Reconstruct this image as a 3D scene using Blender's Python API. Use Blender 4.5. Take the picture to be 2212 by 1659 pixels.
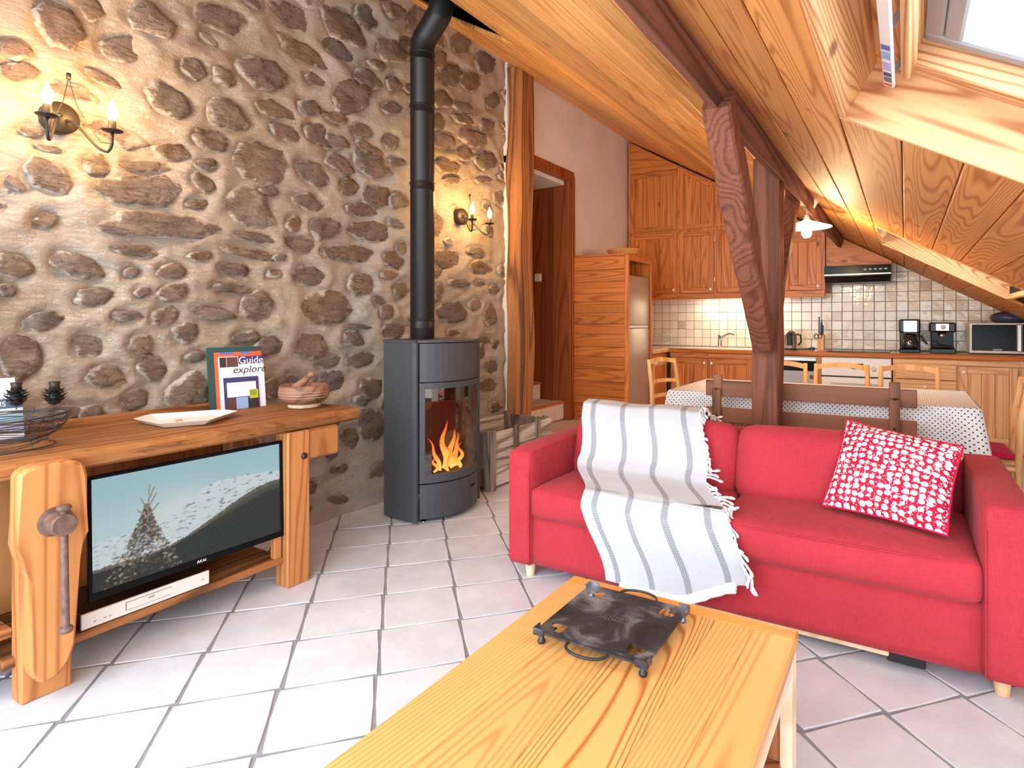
import bpy, bmesh, math, random
from mathutils import Vector, Matrix, noise
for o in list(bpy.data.objects): bpy.data.objects.remove(o)
SC = bpy.context.scene
COL = SC.collection
R = math.radians
PI = math.pi

# ---------------------------------------------------------------- camera, sky, exposure
cam = bpy.data.cameras.new('camera')
cam.sensor_width = 36.0
cam.lens = 20.65
cam.shift_x = -0.0524
cam.shift_y = -0.0608
cam.clip_start = 0.02
camo = bpy.data.objects.new('camera', cam)
COL.objects.link(camo)
camo.location = (0, 0, 1.2)
camo.rotation_euler = (R(90), 0, R(30.05))
SC.camera = camo

world = bpy.data.worlds.new('sky')
SC.world = world
world.use_nodes = True
bg = world.node_tree.nodes['Background']
bg.inputs[0].default_value = (0.78, 0.90, 1.0, 1)
bg.inputs[1].default_value = 8.3

SC.view_settings.view_transform = 'Standard'
SC.view_settings.look = 'None'
SC.view_settings.exposure = 0.0
SC.view_settings.gamma = 1.0
SC.view_settings.use_curve_mapping = False
try:
    SC.cycles.max_bounces = 10
    SC.cycles.diffuse_bounces = 6
    SC.cycles.transparent_max_bounces = 16
    SC.cycles.sample_clamp_indirect = 8.0
except Exception:
    pass

# ---------------------------------------------------------------- helpers
def sr(r, g, b):
    def f(c):
        c = c / 255.0
        return c / 12.92 if c <= 0.04045 else ((c + 0.055) / 1.055) ** 2.4
    return (f(r), f(g), f(b), 1.0)

class NT:
    """short hand for building node trees"""
    def __init__(s, name):
        s.m = bpy.data.materials.new(name); s.m.use_nodes = True
        s.t = s.m.node_tree; s.b = s.t.nodes['Principled BSDF']
    def n(s, typ, **kw):
        nd = s.t.nodes.new('ShaderNode' + typ)
        for k, v in kw.items(): setattr(nd, k, v)
        return nd
    def l(s, a, b): s.t.links.new(a, b)
    def set(s, inp, v):
        if hasattr(v, 'is_linked') or hasattr(v, 'links'): s.l(v, inp)
        else: inp.default_value = v
    def math(s, op, a, b=None, clamp=False):
        nd = s.n('Math', operation=op, use_clamp=clamp); s.set(nd.inputs[0], a)
        if b is not None: s.set(nd.inputs[1], b)
        return nd.outputs[0]
    def mix(s, f, a, b, bt='MIX'):
        nd = s.n('MixRGB', blend_type=bt); s.set(nd.inputs[0], f); s.set(nd.inputs[1], a); s.set(nd.inputs[2], b)
        return nd.outputs[0]
    def ramp(s, f, stops):
        nd = s.n('ValToRGB'); s.l(f, nd.inputs[0]); e = nd.color_ramp.elements
        e[0].position, e[0].color = stops[0]; e[1].position, e[1].color = stops[-1]
        for p, c in stops[1:-1]:
            x = e.new(p); x.color = c
        return nd.outputs[0]
    def obj(s, rnd=0.0):
        c = s.n('TexCoord').outputs['Object']
        if rnd:
            oi = s.n('ObjectInfo').outputs['Random']
            cb = s.n('CombineXYZ'); 
            for i, k in enumerate((rnd, rnd * 1.7, rnd * 2.3)): s.l(s.math('MULTIPLY', oi, k), cb.inputs[i])
            v = s.n('VectorMath', operation='ADD'); s.l(c, v.inputs[0]); s.l(cb.outputs[0], v.inputs[1]); c = v.outputs[0]
        return c
    def mapp(s, v, sc):
        nd = s.n('Mapping'); s.l(v, nd.inputs[0]); nd.inputs['Scale'].default_value = sc; return nd.outputs[0]
    def noise(s, v, scale, detail=2.0, rough=0.5, dist=0.0):
        nd = s.n('TexNoise'); s.l(v, nd.inputs['Vector']); nd.inputs['Scale'].default_value = scale
        nd.inputs['Detail'].default_value = detail; nd.inputs['Roughness'].default_value = rough; nd.inputs['Distortion'].default_value = dist
        return nd.outputs['Fac']
    def bump(s, h, st=0.3, d=0.005):
        nd = s.n('Bump'); nd.inputs['Strength'].default_value = st; nd.inputs['Distance'].default_value = d
        s.l(h, nd.inputs['Height']); s.l(nd.outputs[0], s.b.inputs['Normal'])
    def fin(s, col=None, rough=None, metal=None, spec=None, **kw):
        if col is not None: s.set(s.b.inputs['Base Color'], col)
        if rough is not None: s.set(s.b.inputs['Roughness'], rough)
        if metal is not None: s.b.inputs['Metallic'].default_value = metal
        if spec is not None: s.b.inputs['Specular IOR Level'].default_value = spec
        for k, v in kw.items(): s.set(s.b.inputs[k.replace('_', ' ')], v)
        return s.m

def pbr(name, col, rough=0.5, metal=0.0, var=0.0, ns=8.0, bump=0.0, bs=60.0, rnd=0.0, spec=0.5):
    N = NT(name); c = col
    if var or bump or rnd:
        v = N.obj(3.1)
        if var:
            f = N.noise(v, ns, 4.0)
            dk = tuple(x * (1 - var) for x in col[:3]) + (1,); lt = tuple(min(1, x * (1 + var)) for x in col[:3]) + (1,)
            c = N.ramp(f, [(0.3, dk), (0.7, lt)])
        if rnd:
            oi = N.n('ObjectInfo').outputs['Random']
            k = N.math('ADD', N.math('MULTIPLY', oi, 2 * rnd), 1 - rnd)
            cb = N.n('CombineXYZ'); [N.l(k, cb.inputs[i]) for i in range(3)]
            c = N.mix(1.0, c, cb.outputs[0], 'MULTIPLY')
        if bump: N.bump(N.noise(v, bs, 3.0), bump)
    return N.fin(c, rough, metal, spec)

def wood(name, light, dark, axis='Y', ring=26.0, scale=3.0, stretch=0.07, rough=0.5, var=0.22, knots=0.0, bump=0.15, streak=0.45, mid=None, pores=0.0, spec=0.35, roty=0.0):
    """flat sawn softwood: contours of stretched noise + fine streaks, each object takes its own piece of the tree"""
    N = NT(name); v = N.obj(13.0); i = 'XYZ'.index(axis)
    if roty:
        mr = N.n('Mapping'); N.l(v, mr.inputs[0]); mr.inputs['Rotation'].default_value = (0, roty, 0); v = mr.outputs[0]
    sc = [scale] * 3; sc[i] = scale * stretch
    n1 = N.noise(N.mapp(v, tuple(sc)), 1.0, 2.0, 0.35, 0.1)
    rg = N.math('ADD', N.math('MULTIPLY', N.math('SINE', N.math('MULTIPLY', n1, ring * 6.28 * 0.62)), 0.5), 0.5)
    rg = N.math('POWER', rg, 3.5)
    s2 = [scale * 16] * 3; s2[i] = scale * 0.35
    n2 = N.noise(N.mapp(v, tuple(s2)), 1.0, 3.0, 0.6)
    s3 = [scale * 1.3] * 3; s3[i] = scale * 0.3
    n3 = N.noise(N.mapp(v, tuple(s3)), 1.0, 2.0)
    f = N.math('ADD', N.math('MULTIPLY', rg, 1 - streak), N.math('MULTIPLY', n2, streak))
    f = N.math('ADD', f, N.math('MULTIPLY', N.math('SUBTRACT', n3, 0.5), 0.35), True)
    st = [(0.12, light), (0.85, dark)] if mid is None else [(0.1, light), (0.5, mid), (0.9, dark)]
    c = N.ramp(f, st)
    if knots:
        vo = N.n('TexVoronoi'); k3 = [scale * 0.9] * 3; k3[i] = scale * 0.45
        N.l(N.mapp(v, tuple(k3)), vo.inputs['Vector']); vo.inputs['Scale'].default_value = 1.0
        kf = N.ramp(vo.outputs['Distance'], [(0.0, (1, 1, 1, 1)), (0.03 + knots * 0.05, (0.75, 0.75, 0.75, 1)), (0.07 + knots * 0.08, (0, 0, 0, 1))])
        c = N.mix(kf, c, tuple(x * 0.35 for x in dark[:3]) + (1,))
    if pores:
        p = N.noise(N.mapp(v, tuple(x * 2.5 for x in s2)), 1.0, 2.0)
        c = N.mix(N.math('MULTIPLY', N.math('GREATER_THAN', p, 0.62), pores), c, tuple(x * 0.3 for x in dark[:3]) + (1,))
    oi = N.n('ObjectInfo').outputs['Random']
    k = N.math('ADD', N.math('MULTIPLY', oi, 2 * var), 1 - var)
    cb = N.n('CombineXYZ'); [N.l(k, cb.inputs[j]) for j in range(3)]
    c = N.mix(1.0, c, cb.outputs[0], 'MULTIPLY')
    if bump: N.bump(f, bump, 0.002)
    return N.fin(c, rough, 0.0, spec)

def emis(name, col, st):
    N = NT(name); return N.fin((0, 0, 0, 1), 0.6, Emission_Color=col, Emission_Strength=st)

class G:
    """collects polygons, becomes one mesh"""
    def __init__(s): s.v = []; s.f = []; s.uv = []; s.sm = []
    def add(s, vs, fs, smooth=False, uv=None):
        b = len(s.v); s.v += [tuple(p) for p in vs]
        s.uv += (uv if uv else [(0, 0)] * len(vs))
        for f in fs: s.f.append(tuple(i + b for i in f)); s.sm.append(smooth)
        return s
    def box(s, lo, hi, bev=0.0, M=None, seg=1):
        x0, y0, z0 = lo; x1, y1, z1 = hi
        vs = [(x0,y0,z0),(x1,y0,z0),(x1,y1,z0),(x0,y1,z0),(x0,y0,z1),(x1,y0,z1),(x1,y1,z1),(x0,y1,z1)]
        fs = [(0,3,2,1),(4,5,6,7),(0,1,5,4),(1,2,6,5),(2,3,7,6),(3,0,4,7)]
        return s.hexa(vs, bev, M, seg, fs)
    def hexa(s, vs, bev=0.0, M=None, seg=1, fs=None):
        fs = fs or [(0,3,2,1),(4,5,6,7),(0,1,5,4),(1,2,6,5),(2,3,7,6),(3,0,4,7)]
        if bev:
            bm = bmesh.new(); bv = [bm.verts.new(p) for p in vs]; [bm.faces.new([bv[i] for i in f]) for f in fs]
            bmesh.ops.bevel(bm, geom=bm.edges[:], offset=bev, segments=seg, profile=0.5, affect='EDGES', clamp_overlap=True)
            bm.verts.index_update(); vs = [v.co.copy() for v in bm.verts]; fs = [[v.index for v in f.verts] for f in bm.faces]; bm.free()
        if M is not None: vs = [M @ Vector(p) for p in vs]
        return s.add(vs, fs, seg > 1)
    def prism(s, poly, a, b, ax=2, bev=0.0):
        """polygon (2D) extruded along axis ax from a to b"""
        def P(p, t):
            q = list(p); q.insert(ax, t); return tuple(q)
        n = len(poly)
        ar = sum(poly[i][0] * poly[(i + 1) % n][1] - poly[(i + 1) % n][0] * poly[i][1] for i in range(n))
        if (ar > 0) == (ax == 1): poly = poly[::-1]
        vs = [P(p, a) for p in poly] + [P(p, b) for p in poly]
        fs = [tuple(range(n - 1, -1, -1)), tuple(range(n, 2 * n))] + [(i, (i + 1) % n, n + (i + 1) % n, n + i) for i in range(n)]
        if bev:
            bm = bmesh.new(); bv = [bm.verts.new(p) for p in vs]; [bm.faces.new([bv[i] for i in f]) for f in fs]
            bmesh.ops.bevel(bm, geom=bm.edges[:], offset=bev, segments=1, affect='EDGES', clamp_overlap=True)
            bm.verts.index_update(); vs = [v.co.copy() for v in bm.verts]; fs = [[v.index for v in f.verts] for f in bm.faces]; bm.free()
        return s.add(vs, fs)
    def tube(s, pts, r, seg=8, cap=True, smooth=True):
        pts = [Vector(p) for p in pts]; n = len(pts); rs = r if isinstance(r, (list, tuple)) else [r] * n
        vs = []; up = None
        for i, p in enumerate(pts):
            t = (pts[min(i + 1, n - 1)] - pts[max(i - 1, 0)]).normalized()
            if up is None: up = Vector((0, 0, 1)) if abs(t.z) < 0.9 else Vector((1, 0, 0))
            sd = t.cross(up).normalized(); up = sd.cross(t).normalized()
            for k in range(seg):
                a = 2 * PI * k / seg; vs.append(p + (sd * math.cos(a) + up * math.sin(a)) * rs[i])
        fs = [(i * seg + k, i * seg + (k + 1) % seg, (i + 1) * seg + (k + 1) % seg, (i + 1) * seg + k) for i in range(n - 1) for k in range(seg)]
        s.add(vs, fs, smooth)
        if cap: s.add(vs[:seg][::-1], [tuple(range(seg))]); s.add(vs[-seg:], [tuple(range(seg))])
        return s
    def lathe(s, prof, c=(0, 0, 0), seg=24, M=None, smooth=True, a0=0.0, a1=2 * PI):
        vs = []; full = abs(a1 - a0 - 2 * PI) < 1e-6; m = seg if full else seg + 1
        for r, z in prof:
            for k in range(m):
                a = a0 + (a1 - a0) * k / seg; p = Vector((r * math.cos(a), r * math.sin(a), z))
                if M is not None: p = M @ p
                vs.append(p + Vector(c))
        fs = []
        for i in range(len(prof) - 1):
            for k in range(seg):
                k2 = (k + 1) % m; fs.append((i * m + k, i * m + k2, (i + 1) * m + k2, (i + 1) * m + k))
        return s.add(vs, fs, smooth)
    def grid(s, nu, nv, fn, smooth=True, closed=False, uvf=None):
        vs = []; uv = []
        for j in range(nv + 1):
            for i in range(nu + 1):
                vs.append(fn(i / nu, j / nv)); uv.append(uvf(i / nu, j / nv) if uvf else (i / nu, j / nv))
        w = nu + 1
        return s.add(vs, [(j * w + i, j * w + i + 1, (j + 1) * w + i + 1, (j + 1) * w + i) for j in range(nv) for i in range(nu)], smooth, uv)
    def soft(s, lo, hi, r=0.04, n=(10, 8, 5), puff=(0, 0, 0), M=None, fn=None):
        """upholstered block: rounded edges, faces puffed out"""
        lo = Vector(lo); hi = Vector(hi); c = (lo + hi) / 2; hf = (hi - lo) / 2
        key = {}; vs = []; fs = []
        def vid(i, j, k):
            q = (i, j, k)
            if q not in key:
                u = [2 * a / b - 1 for a, b in zip(q, n)]
                u = [max(-1, min(1, math.copysign(1 - (1 - abs(x)) ** 1.35, x))) for x in u]
                p = Vector([u[d] * hf[d] for d in range(3)])
                inn = Vector([max(-(hf[d] - r), min(hf[d] - r, p[d])) for d in range(3)])
                dd = p - inn
                if dd.length > 1e-9: p = inn + dd.normalized() * r if dd.length > r else p
                for d in range(3):
                    e, g = [x for x in range(3) if x != d]
                    p[d] += puff[d] * u[d] * (1 - abs(u[e]) ** 2.5) * (1 - abs(u[g]) ** 2.5)
                p = p + c
                if fn: p = fn(p)
                if M is not None: p = M @ p
                key[q] = len(vs); vs.append(p)
            return key[q]
        for d in range(3):
            e, g = [(1, 2), (2, 0), (0, 1)][d]
            for sd in (0, n[d]):
                for a in range(n[e]):
                    for b in range(n[g]):
                        q = []
                        for (da, db) in ((0, 0), (1, 0), (1, 1), (0, 1)):
                            t = [0, 0, 0]; t[d] = sd; t[e] = a + da; t[g] = b + db; q.append(vid(*t))
                        fs.append(tuple(q) if sd else tuple(q[::-1]))
        return s.add(vs, fs, True)
    def mesh(s, name):
        me = bpy.data.meshes.new(name); me.from_pydata(s.v, [], s.f)
        me.polygons.foreach_set('use_smooth', s.sm)
        if any(u != (0, 0) for u in s.uv):
            ul = me.uv_layers.new(name='UVMap'); vi = [0] * len(me.loops); me.loops.foreach_get('vertex_index', vi)
            flat = []
            for i in vi: flat += s.uv[i]
            ul.data.foreach_set('uv', flat)
        me.update(); return me

M_ = {}
def ob(name, g, mat, parent=None, label=None, loc=None):
    me = g.mesh(name) if isinstance(g, G) else g
    if mat is not None and not me.materials: me.materials.append(M_[mat] if isinstance(mat, str) else mat)
    o = bpy.data.objects.new(name, me); COL.objects.link(o)
    if parent is not None:
        o.parent = parent
        if loc is None: o.matrix_parent_inverse = Matrix.Translation(-Vector(parent.location)) if not parent.get('local') else Matrix()
    if loc is not None: o.location = loc
    if label: o['label'] = label
    return o
def tag(o, label, cat, group=None):
    o['label'] = label; o['category'] = cat
    if group: o['group'] = group
    return o
def thing(name, loc, label, cat, group=None, rz=0.0, local=False):
    o = bpy.data.objects.new(name, None); COL.objects.link(o); o.location = loc; o.rotation_euler.z = rz; o.empty_display_size = 0.1
    if local: o['local'] = 1
    return tag(o, label, cat, group)
def struct(name, g, mat):
    o = ob(name, g, mat); o['kind'] = 'structure'; return o
def dup(o, loc=None, rz=None, parent=None, label=None):
    c = o.copy(); COL.objects.link(c)
    if loc is not None: c.location = loc
    if rz is not None: c.rotation_euler.z = rz
    if parent is not None: c.parent = parent
    if label: c['label'] = label
    for ch in list(o.children): dup(ch, parent=c)
    return c
def text(name, body, size, mat, parent, M, ext=0.0005, align='CENTER', shear=0.0):
    cu = bpy.data.curves.new(name, 'FONT'); cu.body = body; cu.size = size; cu.extrude = ext; cu.align_x = align; cu.align_y = 'CENTER'; cu.shear = shear
    cu.resolution_u = 3
    t = bpy.data.objects.new(name, cu); COL.objects.link(t)
    dg = bpy.context.evaluated_depsgraph_get(); me = bpy.data.meshes.new_from_object(t.evaluated_get(dg)); bpy.data.objects.remove(t)
    me.transform(M); me.materials.clear(); me.materials.append(M_[mat]); me.name = name
    return ob(name, me, None, parent)
def basis(o, x, y):
    """matrix with local x, y axes given, origin o"""
    x = Vector(x).normalized(); y = Vector(y); z = x.cross(y).normalized(); y = z.cross(x)
    m = Matrix((x, y, z)).transposed().to_4x4(); m.translation = Vector(o); return m
def nz(x, y, z=0.0, s=1.0): return noise.noise(Vector((x * s, y * s, z * s)))
def roof(x): return 1.75 - 0.569 * x
TH = math.atan(0.569); CT, ST = math.cos(TH), math.sin(TH)
def RL(s, y, d): return (s * CT + d * ST, y, 1.75 - s * ST + d * CT)     # roof frame: s down the slope, d out through the roof

# ---------------------------------------------------------------- materials
M_['plaster'] = pbr('plaster', sr(234, 225, 217), 0.9, var=0.06, ns=3, bump=0.25, bs=180)
M_['white'] = pbr('white_enamel', sr(240, 240, 238), 0.35)
M_['white_plastic'] = pbr('white_plastic', sr(236, 232, 226), 0.4)
M_['dark_gap'] = pbr('dark_gap', sr(38, 26, 18), 0.9)
M_['black'] = pbr('black_shade', sr(18, 16, 15), 0.85)
M_['black_plastic'] = pbr('black_plastic', sr(22, 22, 24), 0.35)
M_['black_gloss'] = pbr('black_gloss', sr(12, 12, 14), 0.2, spec=0.12)
M_['stove'] = pbr('stove_steel', sr(66, 68, 72), 0.55, 0.0, var=0.08, ns=30, bump=0.05, bs=400)
M_['pipe'] = pbr('pipe_steel', sr(34, 33, 33), 0.45, 0.3)
M_['iron'] = pbr('wrought_iron', sr(50, 40, 33), 0.5, 0.35)
M_['rusty'] = pbr('rusty_iron', sr(112, 86, 76), 0.6, 0.35, var=0.3, ns=40, bump=0.3, bs=120)
M_['steel'] = pbr('brushed_steel', sr(190, 184, 176), 0.3, 0.9)
M_['chrome'] = pbr('chrome', sr(205, 205, 205), 0.15, 1.0)
M_['alu'] = pbr('grey_aluminium', sr(172, 174, 178), 0.5, 0.3)
M_['grout'] = pbr('grout', sr(140, 140, 146), 0.95, var=0.15, ns=20)
M_['ceil_l'] = wood('ceiling_pine', sr(238, 180, 108), sr(196, 122, 60), 'Y', ring=60, scale=3.4, stretch=0.04, rough=0.45, var=0.24, knots=0.25, bump=0.05)
M_['ceil_r'] = wood('ceiling_larch', sr(220, 152, 86), sr(170, 100, 48), 'Y', ring=80, scale=4.2, stretch=0.055, rough=0.6, var=0.1, knots=0.3, bump=0.1)
M_['lining_x'] = wood('lining_larch', sr(236, 186, 132), sr(172, 106, 62), 'X', ring=90, scale=4.2, stretch=0.05, rough=0.6, var=0.08, knots=0.3, roty=-0.5174)
M_['lining_y'] = wood('lining_larch_y', sr(236, 186, 128), sr(176, 112, 64), 'Y', ring=80, scale=4.2, stretch=0.05, rough=0.6, var=0.08, knots=0.3)
M_['beam'] = wood('old_beam', sr(140, 88, 68), sr(78, 46, 36), 'Y', ring=34, scale=3, stretch=0.03, rough=0.75, var=0.08, knots=0.12, bump=0.5, pores=0.25)
M_['beam_z'] = wood('old_post', sr(150, 92, 68), sr(86, 50, 38), 'Z', ring=34, scale=3.4, stretch=0.03, rough=0.75, var=0.1, knots=0.12, bump=0.6, pores=0.3, streak=0.65)
M_['postwall'] = wood('rough_post', sr(178, 120, 72), sr(98, 62, 40), 'Z', ring=14, scale=4, stretch=0.06, rough=0.8, var=0.1, knots=0.3, bump=0.8, pores=0.3)
M_['door_z'] = wood('stained_door', sr(164, 88, 46), sr(120, 60, 28), 'Z', ring=40, scale=3, stretch=0.06, rough=0.4, var=0.08)
M_['cab_z'] = wood('cabinet_pine_z', sr(212, 130, 64), sr(164, 88, 38), 'Z', ring=44, scale=4, stretch=0.06, rough=0.4, var=0.08, knots=0.12)
M_['cab_x'] = wood('cabinet_pine_x', sr(208, 126, 62), sr(160, 86, 36), 'X', ring=44, scale=4, stretch=0.06, rough=0.4, var=0.1, knots=0.12)
M_['low_z'] = wood('lower_pine_z', sr(234, 188, 136), sr(206, 146, 92), 'Z', ring=40, scale=4, stretch=0.06, rough=0.45, var=0.06)
M_['low_x'] = wood('lower_pine_x', sr(236, 194, 144), sr(210, 154, 100), 'X', ring=40, scale=4, stretch=0.06, rough=0.45, var=0.06)
M_['bench_y'] = wood('workbench_oak_y', sr(168, 108, 58), sr(92, 54, 28), 'Y', ring=30, scale=3.2, stretch=0.07, rough=0.65, var=0.06, knots=0.15, bump=0.9, pores=0.45)
M_['bench_z'] = wood('workbench_oak_z', sr(194, 130, 74), sr(150, 88, 44), 'Z', ring=32, scale=3.6, stretch=0.07, rough=0.55, var=0.12, knots=0.2, bump=0.2)
M_['benchbrown'] = wood('dark_bench_wood', sr(150, 98, 70), sr(92, 58, 42), 'X', ring=12, scale=3.4, stretch=0.06, rough=0.6, var=0.1, knots=0.2, bump=0.2)
M_['benchbrown_z'] = wood('dark_bench_wood_z', sr(154, 102, 72), sr(96, 62, 44), 'Z', ring=12, scale=3.4, stretch=0.06, rough=0.6, var=0.1, bump=0.2)
M_['chair'] = wood('chair_beech', sr(234, 186, 128), sr(206, 148, 88), 'Z', ring=10, scale=5, stretch=0.06, rough=0.4, var=0.05, bump=0)
M_['ctable'] = wood('coffee_table_pine', sr(226, 168, 100), sr(200, 138, 76), 'Y', ring=150, scale=2.4, stretch=0.05, rough=0.38, var=0.08, knots=0.12, bump=0.08, streak=0.35)
M_['ctable_f'] = wood('coffee_table_figure', sr(226, 166, 98), sr(172, 104, 48), 'Y', ring=110, scale=3.0, stretch=0.12, rough=0.38, var=0.04, knots=0.15, bump=0.08, streak=0.2)
M_['ctable_z'] = wood('coffee_table_side', sr(176, 108, 68), sr(112, 62, 40), 'Z', ring=22, scale=3, stretch=0.1, rough=0.5, var=0.08)
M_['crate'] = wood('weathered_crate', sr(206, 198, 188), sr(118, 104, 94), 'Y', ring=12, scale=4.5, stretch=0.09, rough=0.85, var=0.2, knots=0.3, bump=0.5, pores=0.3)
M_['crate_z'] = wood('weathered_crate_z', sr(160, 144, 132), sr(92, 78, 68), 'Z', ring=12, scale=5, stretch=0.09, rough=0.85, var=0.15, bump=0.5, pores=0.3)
M_['leg'] = wood('birch_leg', sr(236, 208, 172), sr(214, 176, 132), 'Z', ring=6, scale=5, stretch=0.1, rough=0.45, var=0.04, bump=0)
M_['wicker'] = pbr('wicker', sr(206, 140, 76), 0.7, var=0.3, ns=90, bump=0.6, bs=140)
M_['rush'] = pbr('rush_seat', sr(190, 150, 100), 0.8, var=0.3, ns=60, bump=0.5, bs=90)

def m_mortar():
    N = NT('lime_mortar'); v = N.obj()
    a = N.noise(v, 1.3, 4.0, 0.6); b = N.noise(v, 14.0, 5.0, 0.6); c = N.noise(v, 90.0, 4.0, 0.7)
    col = N.ramp(a, [(0.32, sr(206, 184, 160)), (0.5, sr(224, 206, 186)), (0.68, sr(232, 221, 208))])
    col = N.mix(N.ramp(b, [(0.35, (0, 0, 0, 1)), (0.75, (0.45, 0.45, 0.45, 1))]), col, sr(192, 160, 132))
    h = N.math('ADD', N.math('MULTIPLY', b, 0.7), N.math('MULTIPLY', c, 0.5))
    h = N.math('ADD', h, N.math('MULTIPLY', N.noise(N.mapp(v, (1, 0.6, 1.6)), 34.0, 6.0, 0.75, 1.2), 1.1))
    N.bump(h, 1.0, 0.028)
    return N.fin(col, 0.95, 0.0, 0.15)
M_['mortar'] = m_mortar()
def m_stone():
    N = NT('field_stone'); v = N.obj(9.0); oi = N.n('ObjectInfo').outputs['Random']
    base = N.ramp(oi, [(0.0, sr(144, 120, 100)), (0.2, sr(164, 134, 106)), (0.4, sr(144, 134, 130)), (0.6, sr(154, 126, 112)), (0.8, sr(126, 113, 106)), (1.0, sr(176, 153, 138))])
    sx = N.mapp(v, (6.0, 6.0, 16.0))
    a = N.noise(v, 7.0, 6.0, 0.65, 0.6); b = N.noise(sx, 1.0, 4.0, 0.7); c = N.noise(v, 70.0, 5.0, 0.75); cr = N.noise(N.mapp(v, (1, 0.7, 1.8)), 22.0, 6.0, 0.7, 1.5)
    col = N.mix(N.ramp(a, [(0.38, (0, 0, 0, 1)), (0.72, (0.75, 0.75, 0.75, 1))]), base, sr(98, 78, 66))
    col = N.mix(N.ramp(b, [(0.5, (0, 0, 0, 1)), (0.8, (0.6, 0.6, 0.6, 1))]), col, sr(190, 164, 138))
    col = N.mix(N.math('MULTIPLY', c, 0.35), col, sr(170, 146, 126))
    col = N.mix(N.ramp(cr, [(0.36, (0.62, 0.62, 0.62, 1)), (0.47, (0, 0, 0, 1))]), col, sr(66, 53, 46))
    at = N.n('Attribute'); at.attribute_name = 'edge'
    cov = N.math('ADD', at.outputs['Fac'], N.math('MULTIPLY', N.math('SUBTRACT', N.noise(v, 16.0, 5.0, 0.65), 0.5), 1.5))
    col = N.mix(N.ramp(cov, [(0.55, (0, 0, 0, 1)), (0.80, (0.92, 0.92, 0.92, 1))]), col, sr(220, 204, 186))
    h = N.math('ADD', N.math('ADD', N.math('MULTIPLY', a, 0.9), N.math('MULTIPLY', b, 0.8)), N.math('ADD', N.math('MULTIPLY', c, 0.4), N.math('MULTIPLY', cr, 1.2)))
    N.bump(h, 1.0, 0.022)
    return N.fin(col, 0.9, 0.0, 0.2)
M_['stone'] = m_stone()
def m_tile():
    N = NT('floor_tile'); v = N.obj(5.0)
    a = N.noise(v, 5.0, 5.0, 0.6); c = N.noise(v, 45.0, 4.0, 0.7)
    col = N.ramp(a, [(0.3, sr(200, 202, 207)), (0.55, sr(213, 215, 221)), (0.75, sr(222, 225, 231))])
    col = N.mix(N.ramp(c, [(0.62, (0, 0, 0, 1)), (0.85, (0.5, 0.5, 0.5, 1))]), col, sr(176, 166, 158))
    N.bump(N.math('ADD', c, N.math('MULTIPLY', a, 1.5)), 0.25, 0.003)
    return N.fin(col, 0.5, 0.0, 0.35)
M_['tile'] = m_tile()
def m_wtile(name, base, motif=None):
    N = NT(name); v = N.obj(4.0); oi = N.n('ObjectInfo').outputs['Random']
    c = N.mix(oi, base, tuple(x * 0.86 for x in base[:3]) + (1,))
    if motif:
        g = N.n('TexCoord').outputs['Generated']; sp = N.n('SeparateXYZ'); N.l(g, sp.inputs[0])
        x = N.math('ABSOLUTE', N.math('SUBTRACT', sp.outputs[0], 0.5)); z = N.math('ABSOLUTE', N.math('SUBTRACT', sp.outputs[2], 0.5))
        if motif == 'dots':
            a = N.math('MULTIPLY', N.math('SINE', N.math('MULTIPLY', sp.outputs[0], 32.0)), N.math('SINE', N.math('MULTIPLY', sp.outputs[2], 32.0)))
            k = N.math('GREATER_THAN', N.math('ABSOLUTE', a), 0.45)
        else:
            d = N.math('ADD', x, z); r = N.math('SQRT', N.math('ADD', N.math('MULTIPLY', x, x), N.math('MULTIPLY', z, z)))
            k = N.math('GREATER_THAN', N.math('SINE', N.math('ADD', N.math('MULTIPLY', d, 34.0), N.math('MULTIPLY', r, 14.0))), 0.1)
        c = N.mix(k, c, sr(150, 92, 66))
    N.bump(N.noise(v, 16.0, 2.0), 0.35, 0.01)
    return N.fin(c, 0.12, 0.0, 0.5)
M_['wtile'] = m_wtile('glazed_tile', sr(238, 224, 200))
M_['wtile_d'] = m_wtile('glazed_tile_dots', sr(238, 224, 200), 'dots')
M_['wtile_f'] = m_wtile('glazed_tile_flower', sr(238, 226, 206), 'star')
def m_fabric(name, col, sc=700.0, var=0.12, rough=0.95, bump=0.35):
    N = NT(name); v = N.obj()
    wv = []
    for ax in ((sc, sc * 0.06, sc * 0.06), (sc * 0.06, sc * 0.06, sc)):
        wv.append(N.noise(N.mapp(v, ax), 1.0, 2.0))
    f = N.math('MULTIPLY', N.math('ADD', wv[0], wv[1]), 0.5)
    big = N.noise(v, 4.0, 4.0)
    f2 = N.math('ADD', N.math('MULTIPLY', f, 0.75), N.math('MULTIPLY', big, 0.25))
    c = N.ramp(f2, [(0.3, tuple(x * (1 - var * 2) for x in col[:3]) + (1,)), (0.7, tuple(min(1, x * (1 + var * 2)) for x in col[:3]) + (1,))])
    N.bump(f, bump, 0.002)
    return N.fin(c, rough, 0.0, 0.2, Sheen_Weight=0.06, Sheen_Roughness=0.5)
M_['red'] = m_fabric('red_upholstery', sr(176, 52, 61), 620.0, 0.14)
M_['red_cushion'] = m_fabric('crimson_cushion', sr(190, 22, 66), 300.0)
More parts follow.
